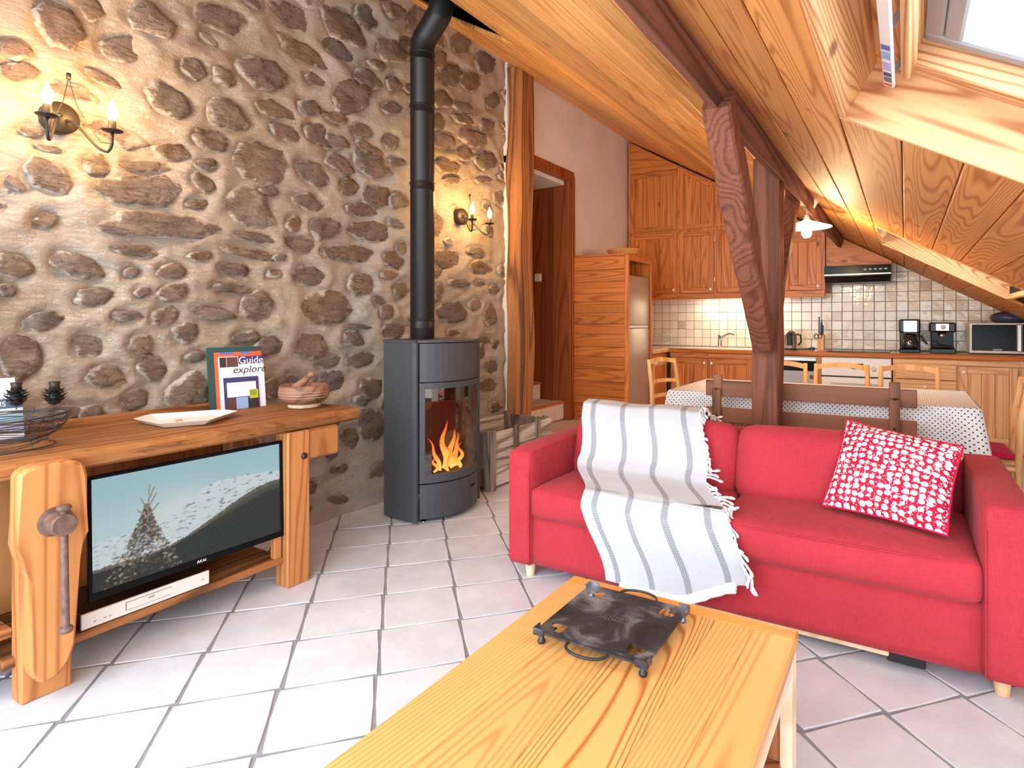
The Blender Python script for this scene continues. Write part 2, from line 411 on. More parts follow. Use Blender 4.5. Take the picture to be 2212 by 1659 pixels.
def m_throw():
    N = NT('woven_throw'); uv = N.n('TexCoord').outputs['UV']; sp = N.n('SeparateXYZ'); N.l(uv, sp.inputs[0]); u, v = sp.outputs[0], sp.outputs[1]
    st = None
    for p in (0.1, 0.36, 0.61, 0.87):
        k = N.math('LESS_THAN', N.math('ABSOLUTE', N.math('SUBTRACT', u, p)), 0.021)
        st = k if st is None else N.math('MAXIMUM', st, k)
    zig = N.math('SINE', N.math('MULTIPLY', N.math('ADD', N.math('MULTIPLY', v, 130.0), N.math('MULTIPLY', N.math('PINGPONG', u, 0.021), 75.0)), 6.283))
    str_ = N.math('MULTIPLY', st, N.math('ADD', N.math('MULTIPLY', N.math('GREATER_THAN', zig, -0.1), 0.45), 0.3))
    wv = N.math('MULTIPLY', N.math('SINE', N.math('MULTIPLY', N.math('ADD', u, N.math('MULTIPLY', v, 2.0)), 520.0)), N.math('SINE', N.math('MULTIPLY', N.math('SUBTRACT', u, N.math('MULTIPLY', v, 2.0)), 520.0)))
    c = N.mix(str_, sr(198, 200, 204), sr(88, 94, 104))
    c = N.mix(N.math('MULTIPLY', N.math('GREATER_THAN', wv, 0.2), 0.12), c, sr(170, 172, 178))
    N.bump(wv, 0.3, 0.002)
    return N.fin(c, 0.95, 0.0, 0.15)
M_['throw'] = m_throw()
M_['tassel'] = pbr('cotton_tassel', sr(236, 236, 234), 0.95, bump=0.4, bs=300)
def m_pillow():
    N = NT('floral_pillow'); uv = N.mapp(N.n('TexCoord').outputs['UV'], (1, 1, 1))
    vo = N.n('TexVoronoi'); N.l(uv, vo.inputs['Vector']); vo.inputs['Scale'].default_value = 15.0; vo.inputs['Randomness'].default_value = 0.35
    big = N.math('LESS_THAN', N.math('ADD', vo.outputs['Distance'], N.math('MULTIPLY', N.noise(uv, 60.0, 1.0), 0.10)), 0.46)
    v2 = N.n('TexVoronoi'); N.l(uv, v2.inputs['Vector']); v2.inputs['Scale'].default_value = 52.0; v2.inputs['Randomness'].default_value = 0.9
    small = N.math('LESS_THAN', v2.outputs['Distance'], 0.34)
    msk = N.math('GREATER_THAN', N.noise(uv, 24.0, 2.0), 0.44)
    k = N.math('MAXIMUM', big, N.math('MULTIPLY', small, msk))
    c = N.mix(k, sr(186, 30, 60), sr(238, 230, 228))
    N.bump(N.noise(uv, 400.0, 2.0), 0.3, 0.002)
    return N.fin(c, 0.95, 0.0, 0.15)
M_['pillow'] = m_pillow()
def m_cloth():
    N = NT('dotted_oilcloth'); uv = N.n('TexCoord').outputs['UV']
    mp = N.n('Mapping'); N.l(uv, mp.inputs[0]); mp.inputs['Rotation'].default_value = (0, 0, R(45)); mp.inputs['Scale'].default_value = (56, 56, 1)
    vo = N.n('TexVoronoi'); N.l(mp.outputs[0], vo.inputs['Vector']); vo.inputs['Randomness'].default_value = 0.0; vo.inputs['Scale'].default_value = 1.0
    k = N.math('LESS_THAN', vo.outputs['Distance'], 0.22)
    v2 = N.n('TexVoronoi'); v2.feature = 'DISTANCE_TO_EDGE'; N.l(mp.outputs[0], v2.inputs['Vector']); v2.inputs['Randomness'].default_value = 0.0; v2.inputs['Scale'].default_value = 1.0
    e = N.math('MULTIPLY', N.math('LESS_THAN', v2.outputs['Distance'], 0.06), 0.35)
    c = N.mix(e, sr(234, 232, 230), sr(150, 152, 160))
    c = N.mix(k, c, sr(52, 54, 66))
    return N.fin(c, 0.35, 0.0, 0.4)
M_['cloth'] = m_cloth()
def m_glass(name, tint=(1, 1, 1, 1), gl=0.06):
    N = NT(name); tr = N.n('BsdfTransparent'); tr.inputs[0].default_value = tint; g = N.n('BsdfGlossy'); g.inputs['Roughness'].default_value = 0.02
    mx = N.n('MixShader'); mx.inputs[0].default_value = gl; N.l(tr.outputs[0], mx.inputs[1]); N.l(g.outputs[0], mx.inputs[2])
    N.l(mx.outputs[0], N.t.nodes['Material Output'].inputs[0]); return N.m
M_['pane'] = m_glass('window_pane', (0.97, 0.98, 1, 1), 0.04)
M_['stove_glass'] = m_glass('stove_glass', (0.82, 0.8, 0.78, 1), 0.12)
M_['jug_glass'] = m_glass('jug_glass', (0.6, 0.6, 0.6, 1), 0.15)
M_['bulb'] = emis('lit_bulb', (1, 0.78, 0.45, 1), 40.0)
def m_griddle():
    N = NT('blued_iron'); v = N.obj()
    a = N.noise(v, 7.0, 6.0, 0.6, 0.8); b = N.noise(v, 3.5, 3.0); c = N.noise(v, 200.0, 2.0)
    col = N.ramp(a, [(0.35, sr(44, 44, 46)), (0.52, sr(62, 64, 70)), (0.68, sr(150, 154, 164))])
    col = N.mix(N.ramp(b, [(0.55, (0, 0, 0, 1)), (0.8, (0.4, 0.4, 0.4, 1))]), col, sr(66, 50, 42))
    N.bump(c, 0.2, 0.002)
    return N.fin(col, N.ramp(a, [(0.3, (0.55, 0.55, 0.55, 1)), (0.7, (0.35, 0.35, 0.35, 1))]), 0.55)
M_['griddle'] = m_griddle()
def vcol(name, rough=0.3, emit=0.0):
    N = NT(name); at = N.n('Attribute'); at.attribute_name = 'Col'
    if emit: return N.fin((0.01, 0.01, 0.01, 1), 0.5, 0.0, 0.08, Emission_Color=at.outputs['Color'], Emission_Strength=emit)
    return N.fin(at.outputs['Color'], rough)

# ================================================================= THE SETTING
# ---- floor: grout bed + diagonal tiles
g = G(); g.box((-3.2, -2.2, -0.08), (2.0, 7.1, -0.004)); floor = struct('floor', g, 'grout')
TS = 0.304; TD = 0.7071 * TS
T0 = (-2.201, 1.625)
random.seed(3)
tile_me = []
for k in range(5):
    hw = TS / 2 - 0.0035; pts = []
    for (ax, ay, bx, by) in ((-1,-1,1,-1), (1,-1,1,1), (1,1,-1,1), (-1,1,-1,-1)):
        for t in (0.03, 0.5):
            p = [hw * (ax + (bx - ax) * t), hw * (ay + (by - ay) * t)]
            p = [c + random.uniform(-0.0016, 0.0016) for c in p]; pts.append(p)
    n = len(pts); tg = G()
    vs = [(x, y, -0.006) for x, y in pts] + [(x, y, -0.0012) for x, y in pts] + [(x * 0.985, y * 0.985, 0.0) for x, y in pts]
    fs = [(i, (i + 1) % n, n + (i + 1) % n, n + i) for i in range(n)] + [(n + i, n + (i + 1) % n, 2 * n + (i + 1) % n, 2 * n + i) for i in range(n)] + [tuple(range(2 * n, 3 * n))]
    tg.add(vs, fs); me = tg.mesh('floor_tile'); me.materials.append(M_['tile']); tile_me.append(me)
cS, cC = math.sin(R(30.05)), math.cos(R(30.05))
def proj(x, y, z):
    X = cC * x + cS * y; Z = -cS * x + cC * y
    return (1222 + 1269 * X / Z, 695 - 1269 * (z - 1.2) / Z, Z) if Z > 0.05 else (0, 0, -1)
cand = []
for i in range(-40, 40):
    for j in range(-40, 40):
        x = T0[0] + (i + 0.5) * TD + (j + 0.5) * TD; y = T0[1] + (i + 0.5) * TD - (j + 0.5) * TD
        if not (-3.28 < x < 1.68 and -0.85 < y < 6.85): continue
        u, v, Z = proj(x, y, 0)
        vis = Z > 0 and -150 < u < 2360 and v < 1900 and not (y > 4.9 and x > -2.6)
        cand.append((0 if vis else 1, Z if vis else abs(y), x, y, i * 7 + j * 3))
cand.sort(); rest = G()
for k, (h, Z, x, y, q) in enumerate(cand):
    rz = R(45) + (q % 4) * PI / 2
    if k < 290 and not h:
        o = bpy.data.objects.new('floor_tile', tile_me[q % 5]); COL.objects.link(o); o.parent = floor
        o.location = (x, y, random.uniform(-0.0008, 0.0008)); o.rotation_euler = (random.uniform(-.002, .002), random.uniform(-.002, .002), rz)
    else:
        me = tile_me[q % 5]; Mx = Matrix.Translation((x, y, 0)) @ Matrix.Rotation(rz, 4, 'Z')
        rest.add([Mx @ v.co for v in me.vertices], [tuple(p.vertices) for p in me.polygons])
if rest.v:
    o = ob('hidden_floor_tiles', rest, 'tile', floor); o['kind'] = 'stuff'

# ---- left wall: mortar with field stones
STONES=[(2.386,1.281,0.21,0.106,-0.04),(1.949,2.076,0.163,0.125,0.17),(3.926,3.374,0.191,0.095,0.59),(1.95,2.566,0.179,0.101,0.1),(1.423,1.647,0.266,0.066,0.09),(3.528,1.27,0.183,0.093,-0.05),(2.496,3.058,0.166,0.101,0.02),(2.732,2.241,0.167,0.096,-0.01),(3.764,2.694,0.214,0.074,0.12),(1.879,1.81,0.144,0.108,-0.2),(2.543,2.629,0.152,0.102,0.57),(3.498,3.126,0.169,0.09,0.57),(1.372,1.804,0.183,0.08,0.14),(2.711,0.513,0.129,0.111,-0.91),(1.731,2.763,0.158,0.083,0.13),(3.46,1.685,0.174,0.075,0.11),(3.946,2.549,0.162,0.08,0.21),(2.536,1.632,0.218,0.058,0.07),(3.34,1.952,0.122,0.101,1.21),(2.88,3.047,0.141,0.086,0.3),(2.694,1.796,0.176,0.068,0.03),(2.229,2.785,0.191,0.061,-0.18),(3.626,3.419,0.163,0.071,0.7),(1.778,2.277,0.122,0.09,-0.01),(2.268,2.087,0.127,0.086,-0.29),(3.878,1.653,0.172,0.063,0.01),(2.264,1.059,0.125,0.083,-0.01),(3.742,3.153,0.137,0.073,0.43),(3.992,1.259,0.11,0.09,1.55),(2.692,2.789,0.137,0.072,-0.02),(1.408,2.604,0.124,0.079,0.13),(2.757,2.031,0.121,0.08,0.19),(1.578,0.844,0.1,0.096,0.27),(2.13,2.969,0.124,0.077,-0.09),(3.427,2.579,0.134,0.071,0.12),(3.375,2.882,0.129,0.073,0.31),(3.48,2.403,0.161,0.056,0.11),(3.129,3.381,0.138,0.065,0.96),(2.679,3.189,0.117,0.075,0.27),(3.945,2.848,0.126,0.069,0.41),(2.354,1.769,0.114,0.075,0.25),(1.93,1.277,0.095,0.09,0.19),(3.978,0.668,0.135,0.063,-0.12),(1.487,2.262,0.109,0.078,-0.13),(1.065,2.439,0.103,0.08,1.05),(2.624,1.443,0.105,0.077,0.07),(2.472,2.903,0.127,0.063,-0.03),(3.34,3.161,0.123,0.065,0.61),(2.413,0.839,0.118,0.067,-0.01),(2.72,0.764,0.101,0.078,-0.24),(2.906,1.146,0.114,0.067,-0.02),(4.031,3.084,0.121,0.062,0.58),(1.288,2.44,0.104,0.069,0.4),(2.472,2.18,0.115,0.061,-0.22),(2.242,1.472,0.109,0.064,0.1),(1.029,1.801,0.092,0.074,-0.19),(0.945,1.047,0.095,0.07,-1.5),(3.664,2.544,0.107,0.062,0.12),(3.323,2.703,0.11,0.06,0.26),(2.641,0.957,0.129,0.05,0.13),(3.821,1.77,0.136,0.047,-0.07),(2.236,1.907,0.119,0.053,-0.0),(2.936,2.032,0.098,0.064,0.31),(2.03,2.388,0.122,0.051,0.05),(2.893,3.338,0.097,0.064,0.23),(1.906,1.568,0.176,0.034,-0.06),(3.626,2.903,0.13,0.045,0.16),(2.581,1.095,0.094,0.062,-0.04),(1.128,1.437,0.102,0.057,-0.37),(2.556,0.47,0.088,0.066,-0.41),(2.641,1.929,0.14,0.041,0.05),(2.906,1.626,0.102,0.056,-0.2),(2.288,2.332,0.087,0.065,0.2),(1.674,2.121,0.085,0.063,0.04),(1.983,1.065,0.092,0.057,0.09),(3.876,0.95,0.074,0.07,-0.73),(3.626,2.805,0.125,0.041,0.07),(4.021,0.817,0.092,0.055,-0.1),(2.764,0.195,0.085,0.057,0.72),(2.974,1.418,0.072,0.067,0.42),(3.582,1.504,0.141,0.034,-0.05),(2.185,1.656,0.101,0.047,-0.08),(1.234,0.952,0.081,0.055,-0.15),(2.096,2.278,0.1,0.044,-0.07),(2.542,2.06,0.08,0.055,0.24),(2.64,2.44,0.093,0.047,0.14),(2.907,2.835,0.085,0.051,0.49),(2.893,2.671,0.103,0.042,0.27),(4.066,0.468,0.094,0.046,-0.17),(1.412,0.984,0.074,0.056,-1.17),(3.515,2.303,0.114,0.036,0.23),(1.691,1.241,0.114,0.036,-0.16),(2.692,2.343,0.117,0.035,-0.16),(3.787,1.343,0.077,0.053,0.05),(2.246,2.466,0.08,0.051,0.31),(3.362,1.42,0.066,0.059,1.36),(2.448,2.319,0.081,0.048,-0.01),(2.879,2.434,0.077,0.05,0.26),(1.493,2.013,0.082,0.046,0.05),(1.599,2.452,0.07,0.053,-0.12),(2.437,2.469,0.1,0.036,0.06),(1.556,1.149,0.062,0.057,0.63),(1.459,1.223,0.067,0.051,0.58),(4.066,1.014,0.062,0.055,-0.18),(2.389,0.951,0.099,0.034,0.22),(1.355,0.84,0.06,0.056,1.57),(3.038,3.176,0.085,0.039,0.33),(1.736,2.464,0.065,0.05,-0.03),(1.786,1.375,0.112,0.029,-0.03),(4.051,1.477,0.069,0.046,0.09),(1.388,1.925,0.109,0.029,0.15),(3.903,2.384,0.12,0.026,0.22),(1.165,1.101,0.06,0.052,-1.18),(1.86,1.115,0.074,0.042,0.13),(2.397,1.628,0.079,0.039,0.0),(1.802,1.477,0.092,0.033,0.0),(2.838,1.268,0.058,0.051,0.06),(0.917,1.426,0.062,0.047,-0.35),(1.5,1.342,0.071,0.041,0.26),(1.904,1.656,0.11,0.026,-0.04),(1.194,1.309,0.071,0.04,0.29),(2.907,1.878,0.081,0.035,-0.13),(2.428,0.1,0.104,0.027,-0.17),(2.984,1.722,0.062,0.045,0.24),(2.154,1.768,0.058,0.048,0.52),(1.644,1.903,0.064,0.043,-0.43),(2.616,1.169,0.13,0.021,-0.05),(2.01,0.824,0.058,0.047,-1.37),(2.397,2.296,0.067,0.04,0.16),(2.935,2.31,0.081,0.033,0.17),(3.919,1.045,0.073,0.036,-0.04),(1.493,1.442,0.064,0.041,0.23),(1.361,1.102,0.055,0.047,0.18),(1.349,1.527,0.099,0.026,-0.05),(2.756,2.916,0.073,0.035,0.09),(1.008,1.201,0.067,0.038,0.31),(1.194,1.884,0.052,0.048,0.62),(1.182,2.564,0.051,0.046,-1.07),(2.288,2.654,0.073,0.032,-0.05),(0.922,2.284,0.055,0.042,0.19),(3.339,1.57,0.071,0.032,0.09),(2.857,1.521,0.078,0.029,0.08),(2.459,0.282,0.08,0.027,-0.11),(1.095,0.811,0.058,0.037,0.18),(2.623,0.691,0.062,0.034,-0.17),(1.217,2.275,0.078,0.027,-0.24),(0.94,2.2,0.061,0.034,0.27),(1.651,1.99,0.056,0.034,0.37),(3.506,1.114,0.076,0.025,-0.02),(3.862,1.52,0.086,0.022,0.06),(2.764,1.345,0.062,0.03,-0.31),(2.262,0.218,0.048,0.036,-0.61),(1.629,1.529,0.062,0.027,0.18),(1.992,1.924,0.06,0.026,0.08),(1.018,1.616,0.048,0.031,0.39),(1.171,0.808,0.048,0.031,0.03),(1.606,1.025,0.052,0.028,0.31),(1.614,1.789,0.053,0.027,0.15),(1.305,1.229,0.056,0.025,0.01),(2.411,0.377,0.049,0.026,-0.28),(2.057,1.56,0.04,0.024,0.15),(0.974,1.97,0.044,0.019,0.1),(0.898,1.328,0.029,0.027,0.66),(1.329,1.426,0.036,0.021,0.42),(1.367,1.336,0.036,0.021,0.28),(0.926,1.748,0.039,0.019,-0.67),(1.268,0.401,0.12,0.065,-0.25),(3.437,0.805,0.15,0.074,0.17),(3.69,0.94,0.05,0.034,0.18),(3.582,0.708,0.09,0.042,0.22),(4.24,2.935,0.09,0.035,0.06),(2.151,0.843,0.09,0.061,-0.27),(4.214,2.549,0.09,0.032,-0.13),(4.261,2.686,0.12,0.083,0.22),(3.088,0.314,0.15,0.064,-0.03),(4.221,0.303,0.09,0.066,0.1),(3.693,0.339,0.15,0.08,-0.18),(4.304,1.371,0.12,0.083,-0.06),(2.748,3.402,0.09,0.036,-0.25),(1.825,0.644,0.05,0.03,0.01),(3.394,0.352,0.09,0.061,0.27),(1.58,0.361,0.09,0.049,0.08),(2.889,0.636,0.07,0.043,0.27),(0.775,2.122,0.05,0.022,0.03),(3.972,2.175,0.09,0.061,-0.25),(4.216,3.206,0.07,0.044,-0.0),(3.16,0.775,0.07,0.049,0.15),(4.019,0.307,0.07,0.05,0.15),(1.098,2.174,0.09,0.045,0.02),(0.759,0.813,0.09,0.038,0.02),(2.13,0.513,0.05,0.032,0.25),(1.249,2.04,0.15,0.055,-0.19),(3.216,2.079,0.05,0.028,-0.09),(4.149,2.461,0.05,0.033,0.06),(2.077,0.322,0.12,0.08,-0.28),(3.103,0.657,0.07,0.035,0.09),(2.03,1.471,0.05,0.027,0.27),(3.341,1.004,0.07,0.034,-0.21),(3.042,0.915,0.15,0.094,0.23),(3.738,2.003,0.09,0.06,0.1),(3.127,1.179,0.09,0.06,0.12),(0.789,1.795,0.07,0.051,0.28),(3.152,0.174,0.15,0.056,0.23),(1.669,2.633,0.05,0.02,-0.27),(0.828,1.653,0.09,0.059,0.13),(3.053,2.862,0.05,0.036,0.13),(1.408,0.617,0.05,0.02,0.25),(2.254,0.642,0.09,0.063,0.11),(4.245,0.108,0.09,0.046,-0.08),(4.242,1.628,0.15,0.062,-0.2),(3.565,2.088,0.09,0.037,0.1),(1.482,2.824,0.07,0.042,0.02),(1.038,0.446,0.05,0.032,0.23),(1.81,0.794,0.09,0.04,0.24),(3.478,1.824,0.05,0.032,-0.11),(3.49,0.476,0.07,0.052,0.15),(4.258,1.078,0.05,0.022,-0.14),(1.878,0.536,0.07,0.048,-0.15),(2.26,0.396,0.05,0.02,0.0),(1.202,0.657,0.15,0.094,0.08),(2.223,0.095,0.07,0.051,-0.15),(3.372,3.334,0.09,0.059,-0.27),(1.657,0.226,0.12,0.073,0.01),(2.915,0.764,0.07,0.039,0.21),(3.23,1.415,0.05,0.034,0.17),(1.597,0.656,0.09,0.054,-0.14),(3.645,0.536,0.07,0.026,-0.22),(1.904,2.943,0.07,0.046,0.21),(1.937,0.174,0.12,0.081,0.03),(3.209,2.504,0.07,0.04,0.26),(3.739,0.076,0.15,0.068,-0.09),(0.886,0.572,0.12,0.047,-0.22),(3.981,1.975,0.09,0.049,-0.12),(4.138,2.27,0.12,0.066,-0.0),(1.032,1.916,0.05,0.018,0.06),(2.22,3.145,0.12,0.083,-0.11)]
WX = -3.05
def ell(st, y, z):
    c, s = math.cos(st[4]), math.sin(st[4]); dy, dz = y - st[0], z - st[1]
    return math.hypot((dy * c + dz * s) / (st[2] + 0.02), (-dy * s + dz * c) / (st[3] + 0.02))
cells = {}
for st in STONES:
    r = max(st[2], st[3]) + 0.12
    for a in range(int((st[0] - r) * 4) - 1, int((st[0] + r) * 4) + 2):
        for b in range(int((st[1] - r) * 4) - 1, int((st[1] + r) * 4) + 2): cells.setdefault((a, b), []).append(st)
def wall_h(y, z):
    h = 0.030 * nz(y, z, 3.1, 2.6) + 0.018 * nz(y, z * 1.5, 7.7, 7.0) + 0.010 * nz(y, z * 1.4, 1.2, 17.0)
    m = 9.0
    for st in cells.get((int(math.floor(y * 4)), int(math.floor(z * 4))), ()): m = min(m, ell(st, y, z))
    if m < 0.95: h -= 0.022 * min(1.0, (0.95 - m) * 4)
    elif m < 1.5: h += 0.006 * math.sin((m - 0.95) / 0.55 * PI)
    return h
ny, nzz = 250, 158; y0, y1 = -0.85, 4.36
def wf(u, v):
    y = y0 + (y1 - y0) * u; z = -0.02 + 3.62 * v
    return (WX + wall_h(y, z) + (0.03 * max(0, (0.25 - z) / 0.25)), y, z)
g = G(); g.grid(ny, nzz, wf); g.box((WX - 0.3, y0, -0.05), (WX - 0.08, y1, 3.75)); wall_left = struct('wall_left', g, 'mortar')
random.seed(11)
for k, st in enumerate(STONES):
    yc, zc, a, b, an = st; n = 24; sd = k * 3.7; sq = random.uniform(2.0, 3.4); fill = k >= 166
    pr = (random.uniform(0.003, 0.016) if not fill else random.uniform(0.0, 0.01))
    nc = random.choice([5, 6, 6, 7, 8]); ca = [2 * PI * (q + random.uniform(-.3, .3)) / nc for q in range(nc)]; cr_ = [random.uniform(0.92, 1.22) for q in range(nc)]
    corner = [(r_ * math.cos(t_), r_ * math.sin(t_)) for t_, r_ in zip(ca, cr_)]
    def prad(t, corner=corner):
        dx, dy = math.cos(t), math.sin(t); best = 1.0
        for (ax_, ay_), (bx_, by_) in zip(corner, corner[1:] + corner[:1]):
            den = dx * (by_ - ay_) - dy * (bx_ - ax_)
            if abs(den) < 1e-9: continue
            s_ = (ax_ * (by_ - ay_) - ay_ * (bx_ - ax_)) / den; w_ = (ax_ * dy - ay_ * dx) / den
            if s_ > 0 and -1e-6 <= w_ <= 1 + 1e-6: best = s_
        return best
    tilt = (random.uniform(-0.07, 0.07), random.uniform(-0.10, 0.10))
    rings = [(1.12, -0.05), (1.04, -0.008), (0.94, pr * 0.8), (0.62, pr), (0.3, pr * 1.05)]
    vs = []; c, s = math.cos(an), math.sin(an)
    base = wall_h(yc, zc) + 0.018
    for ri, (rr, hh) in enumerate(rings):
        for q in range(n):
            t = 2 * PI * q / n
            rad = prad(t)
            rad *= 1 + 0.14 * nz(math.cos(t) + sd, math.sin(t), 0.5, 1.2) + 0.13 * nz(math.cos(t) * 2 + sd, math.sin(t) * 2, 2.5, 1.5)
            ly = a * rad * math.cos(t) * rr; lz = b * rad * math.sin(t) * rr
            y = yc + ly * c - lz * s; z = zc + ly * s + lz * c
            hx = base + hh + tilt[0] * ly / max(a, .05) * 0.12 + tilt[1] * lz * 0.5 + (0.016 * nz(y, z, sd, 13.0) if ri > 1 else 0)
            if ri < 2: hx = wall_h(y, z) + hh
            vs.append((WX + hx, y, z))
    vs.append((WX + base + pr * 1.1 + 0.01 * nz(yc, zc, sd, 12.0), yc, zc))
    fs = [(r_ * n + q, r_ * n + (q + 1) % n, (r_ + 1) * n + (q + 1) % n, (r_ + 1) * n + q) for r_ in range(len(rings) - 1) for q in range(n)]
    L = (len(rings) - 1) * n; fs += [(L + q, L + (q + 1) % n, len(vs) - 1) for q in range(n)]
    g = G(); g.add(vs, fs, True); so_ = ob('stone', g, 'stone', wall_left)
    ed = so_.data.attributes.new('edge', 'FLOAT', 'POINT'); ev = []
    for w in (1.0, 0.9, 0.62, 0.32, 0.18): ev += [w + (0.25 if fill else 0.0)] * n
    ed.data.foreach_set('value', ev + [0.15])

# ---- far part of the left wall with the doorway, and the stair alcove behind it
WD = -2.99
g = G(); g.box((-3.14, 4.36, 2.74), (WD, 5.27, 3.62)); g.box((-3.14, 5.27, 0.0), (WD, 7.0, 3.62)); g.box((-3.14, 4.2, 0.0), (-3.02, 4.5, 3.62))
struct('wall_left_far', g, 'plaster')
g = G(); g.box((-4.3, 5.225, 0.0), (-3.0, 5.268, 2.70)); wall_alcove = struct('wall_alcove', g, 'door_z')
g = G(); g.box((-4.35, 4.2, 0.0), (-4.3, 5.3, 2.9)); g.box((-4.35, 4.15, 0), (-3.1, 4.2, 2.9)); struct('wall_stairwell', g, 'door_z')
g = G(); g.hexa([(-4.3, 4.2, 2.60), (-3.03, 4.2, 2.60), (-3.03, 5.225, 2.60), (-4.3, 5.225, 2.60), (-4.3, 4.2, 2.66), (-3.03, 4.2, 2.66), (-3.03, 5.225, 2.66), (-4.3, 5.225, 2.66)])
struct('ceiling_alcove', g, 'plaster')
g = G(); g.box((-3.16, 4.5, 2.64), (-2.96, 5.30, 2.74), 0.004); g.box((-3.16, 5.20, 0.2), (-2.96, 5.24, 2.64), 0.003); g.box((-3.0, 5.25, 0.2), (-2.955, 5.305, 2.70), 0.004); g.box((-3.005, 4.5, 2.64), (-2.985, 4.525, 3.44))
struct('door_1', g, 'door_z')
# landing + tiled steps
g = G(); g.box((-3.1, 4.47, -0.01), (-2.36, 5.30, 0.188)); landing = struct('floor_landing', g, 'grout')
def tiles_at(par, x0, x1, y0_, y1_, z, sx, sy, mat='steptile'):
    x = x0
    while x < x1 - 0.02:
        y = y0_
        while y < y1_ - 0.02:
            t = G(); t.box((x + .003, y + .003, z - .006), (min(x + sx, x1) - .003, min(y + sy, y1_) - .003, z), 0.002); ob('floor_tile', t, mat, par); y += sy
        x += sx
M_['steptile'] = pbr('step_tile', sr(206, 186, 168), 0.5, var=0.12, ns=6, bump=0.15, bs=50)
M_['riser'] = pbr('white_riser_tile', sr(226, 216, 204), 0.35, var=0.06, ns=6)
tiles_at(landing, -3.06, -2.36, 4.47, 5.29, 0.194, 0.3, 0.3)
for i, (xa, xb, zt) in enumerate(((-3.32, -3.03, 0.395), (-3.62, -3.32, 0.575), (-3.95, -3.62, 0.755))):
    g = G(); g.box((xa - 0.02 if i < 2 else -4.3, 4.24, 0.0), (xb - 0.012, 5.22, zt - 0.03)); st_ = struct('step', g, 'grout')
    t = G(); t.box((xa, 4.24, zt - 0.03), (xb + 0.008, 5.22, zt - 0.012), 0.004); ob('nosing', t, 'cab_x', st_)
    tiles_at(st_, xa, xb - 0.02, 4.24, 5.21, zt - 0.004, 0.3, 0.24)
    y = 4.30
    while y < 5.2:
        t = G(); t.box((xb - 0.012, y + 0.002, zt - 0.185), (xb - 0.004, min(y + 0.24, 5.215) - 0.002, zt - 0.034), 0.002); ob('riser_tile', t, 'riser', st_); y += 0.24
# ---- kitchen wall with glazed tiles
YK = 7.0
g = G(); g.box((-3.14, YK, -0.05), (2.0, YK + 0.15, 3.7)); wall_back = struct('wall_back', g, 'plaster')
gt = G(); gt.box((-2.96, YK - 0.006, 0.86), (1.3, YK - 0.001, 1.50)); gt.box((-0.74, YK - 0.006, 1.49), (0.5, YK - 0.001, 1.95)); ob('tile_grout', gt, 'grout', wall_back)
wt_me = []
for mt in ('wtile', 'wtile_d', 'wtile_f'):
    t = G(); t.box((-0.0485, -0.010, -0.0485), (0.0485, -0.004, 0.0485), 0.0025); me = t.mesh('wall_tile'); me.materials.append(M_[mt]); wt_me.append(me)
special = {(4, 3): 1, (-13, 2): 1, (-8, 4): 1, (12, 6): 2, (17, 2): 1}
for i in range(-18, 23):
    for j in range(0, 11):
        x = -1.106 + (i + 0.5) * 0.1027; z = 0.956 + j * 0.1013
        if x > 1.25 or z > roof(x) + 0.07: continue
        if x < -0.73 and z > 1.52: continue
        if x > 0.66 and z < 1.0: continue
        o = bpy.data.objects.new('wall_tile', wt_me[special.get((i, j), 0)]); COL.objects.link(o); o.parent = wall_back; o.location = (x, YK - 0.002, z)
        o.rotation_euler = (random.uniform(-.02, .02), 0, random.uniform(-.02, .02))
# ---- eave wall on the right (low, under the slope), stopped short likewise for the light
g = G(); g.box((1.7, -0.3, -0.05), (1.8, 7.1, 0.85)); struct('wall_right', g, 'plaster')

# ---- sloping ceiling: boards run lengthwise, stopped short behind the camera to admit sky light, cut round two roof windows and the flue
SKY = [(-0.165, 0.80, 0.92, 2.045), (-0.165, 0.66, 4.52, 5.51)]
HOLE = (-2.84, -2.33, 2.30, 3.166)
g = G()
def rbx(g, x0, x1, ya, yb, t0, t1, bev=0.0):
    g.hexa([(x0,ya,roof(x0)+t0),(x1,ya,roof(x1)+t0),(x1,yb,roof(x1)+t0),(x0,yb,roof(x0)+t0),(x0,ya,roof(x0)+t1),(x1,ya,roof(x1)+t1),(x1,yb,roof(x1)+t1),(x0,yb,roof(x0)+t1)], bev)
def cuts(x0, x1, lo=-0.3, hi=7.02):
    segs = [(lo, hi)]
    for (a, b, c, d) in [(a - .02, b + .02, c - .02, d + .02) for a, b, c, d in SKY] + [HOLE]:
        if x1 > a + 0.002 and x0 < b - 0.002:
            segs = [s_ for p, q in segs for s_ in ((p, min(q, c)), (max(p, d), q)) if s_[1] - s_[0] > 0.01]
    return segs
xs = sorted(set([-3.2, -2.84, -2.33, -0.185, 0.68, 0.82, 1.85]))
for a, b in zip(xs, xs[1:]):
    for p, q in cuts(a, b): rbx(g, a, b, p, q, 0.03, 0.10)
ceiling = struct('ceiling', g, 'dark_gap')
random.seed(5)
xe = [-3.1]
while xe[-1] < -0.68: xe.append(min(-0.66, xe[-1] + random.choice([0.098, 0.104, 0.11])))
xr = [-0.66, -0.57, -0.455, -0.325, -0.185, -0.01, 0.15, 0.30, 0.455, 0.61, 0.77, 0.93, 1.09, 1.25, 1.41, 1.57, 1.72]
def board(a, b, p, q, mat):
    g = G(); rbx(g, a + 0.0016, b - 0.0016, p, q, 0.0, 0.028, 0.0045); ob('plank', g, mat, ceiling)
for a, b in zip(xe, xe[1:]):
    for p, q in cuts(a, b):
        js = [p]
        if q - p > 4.5: js += [random.uniform(3.6, 5.6)]
        js.append(q)
        for c, d in zip(js, js[1:]): board(a, b, c + 0.0008, d - 0.0008, 'ceil_l')
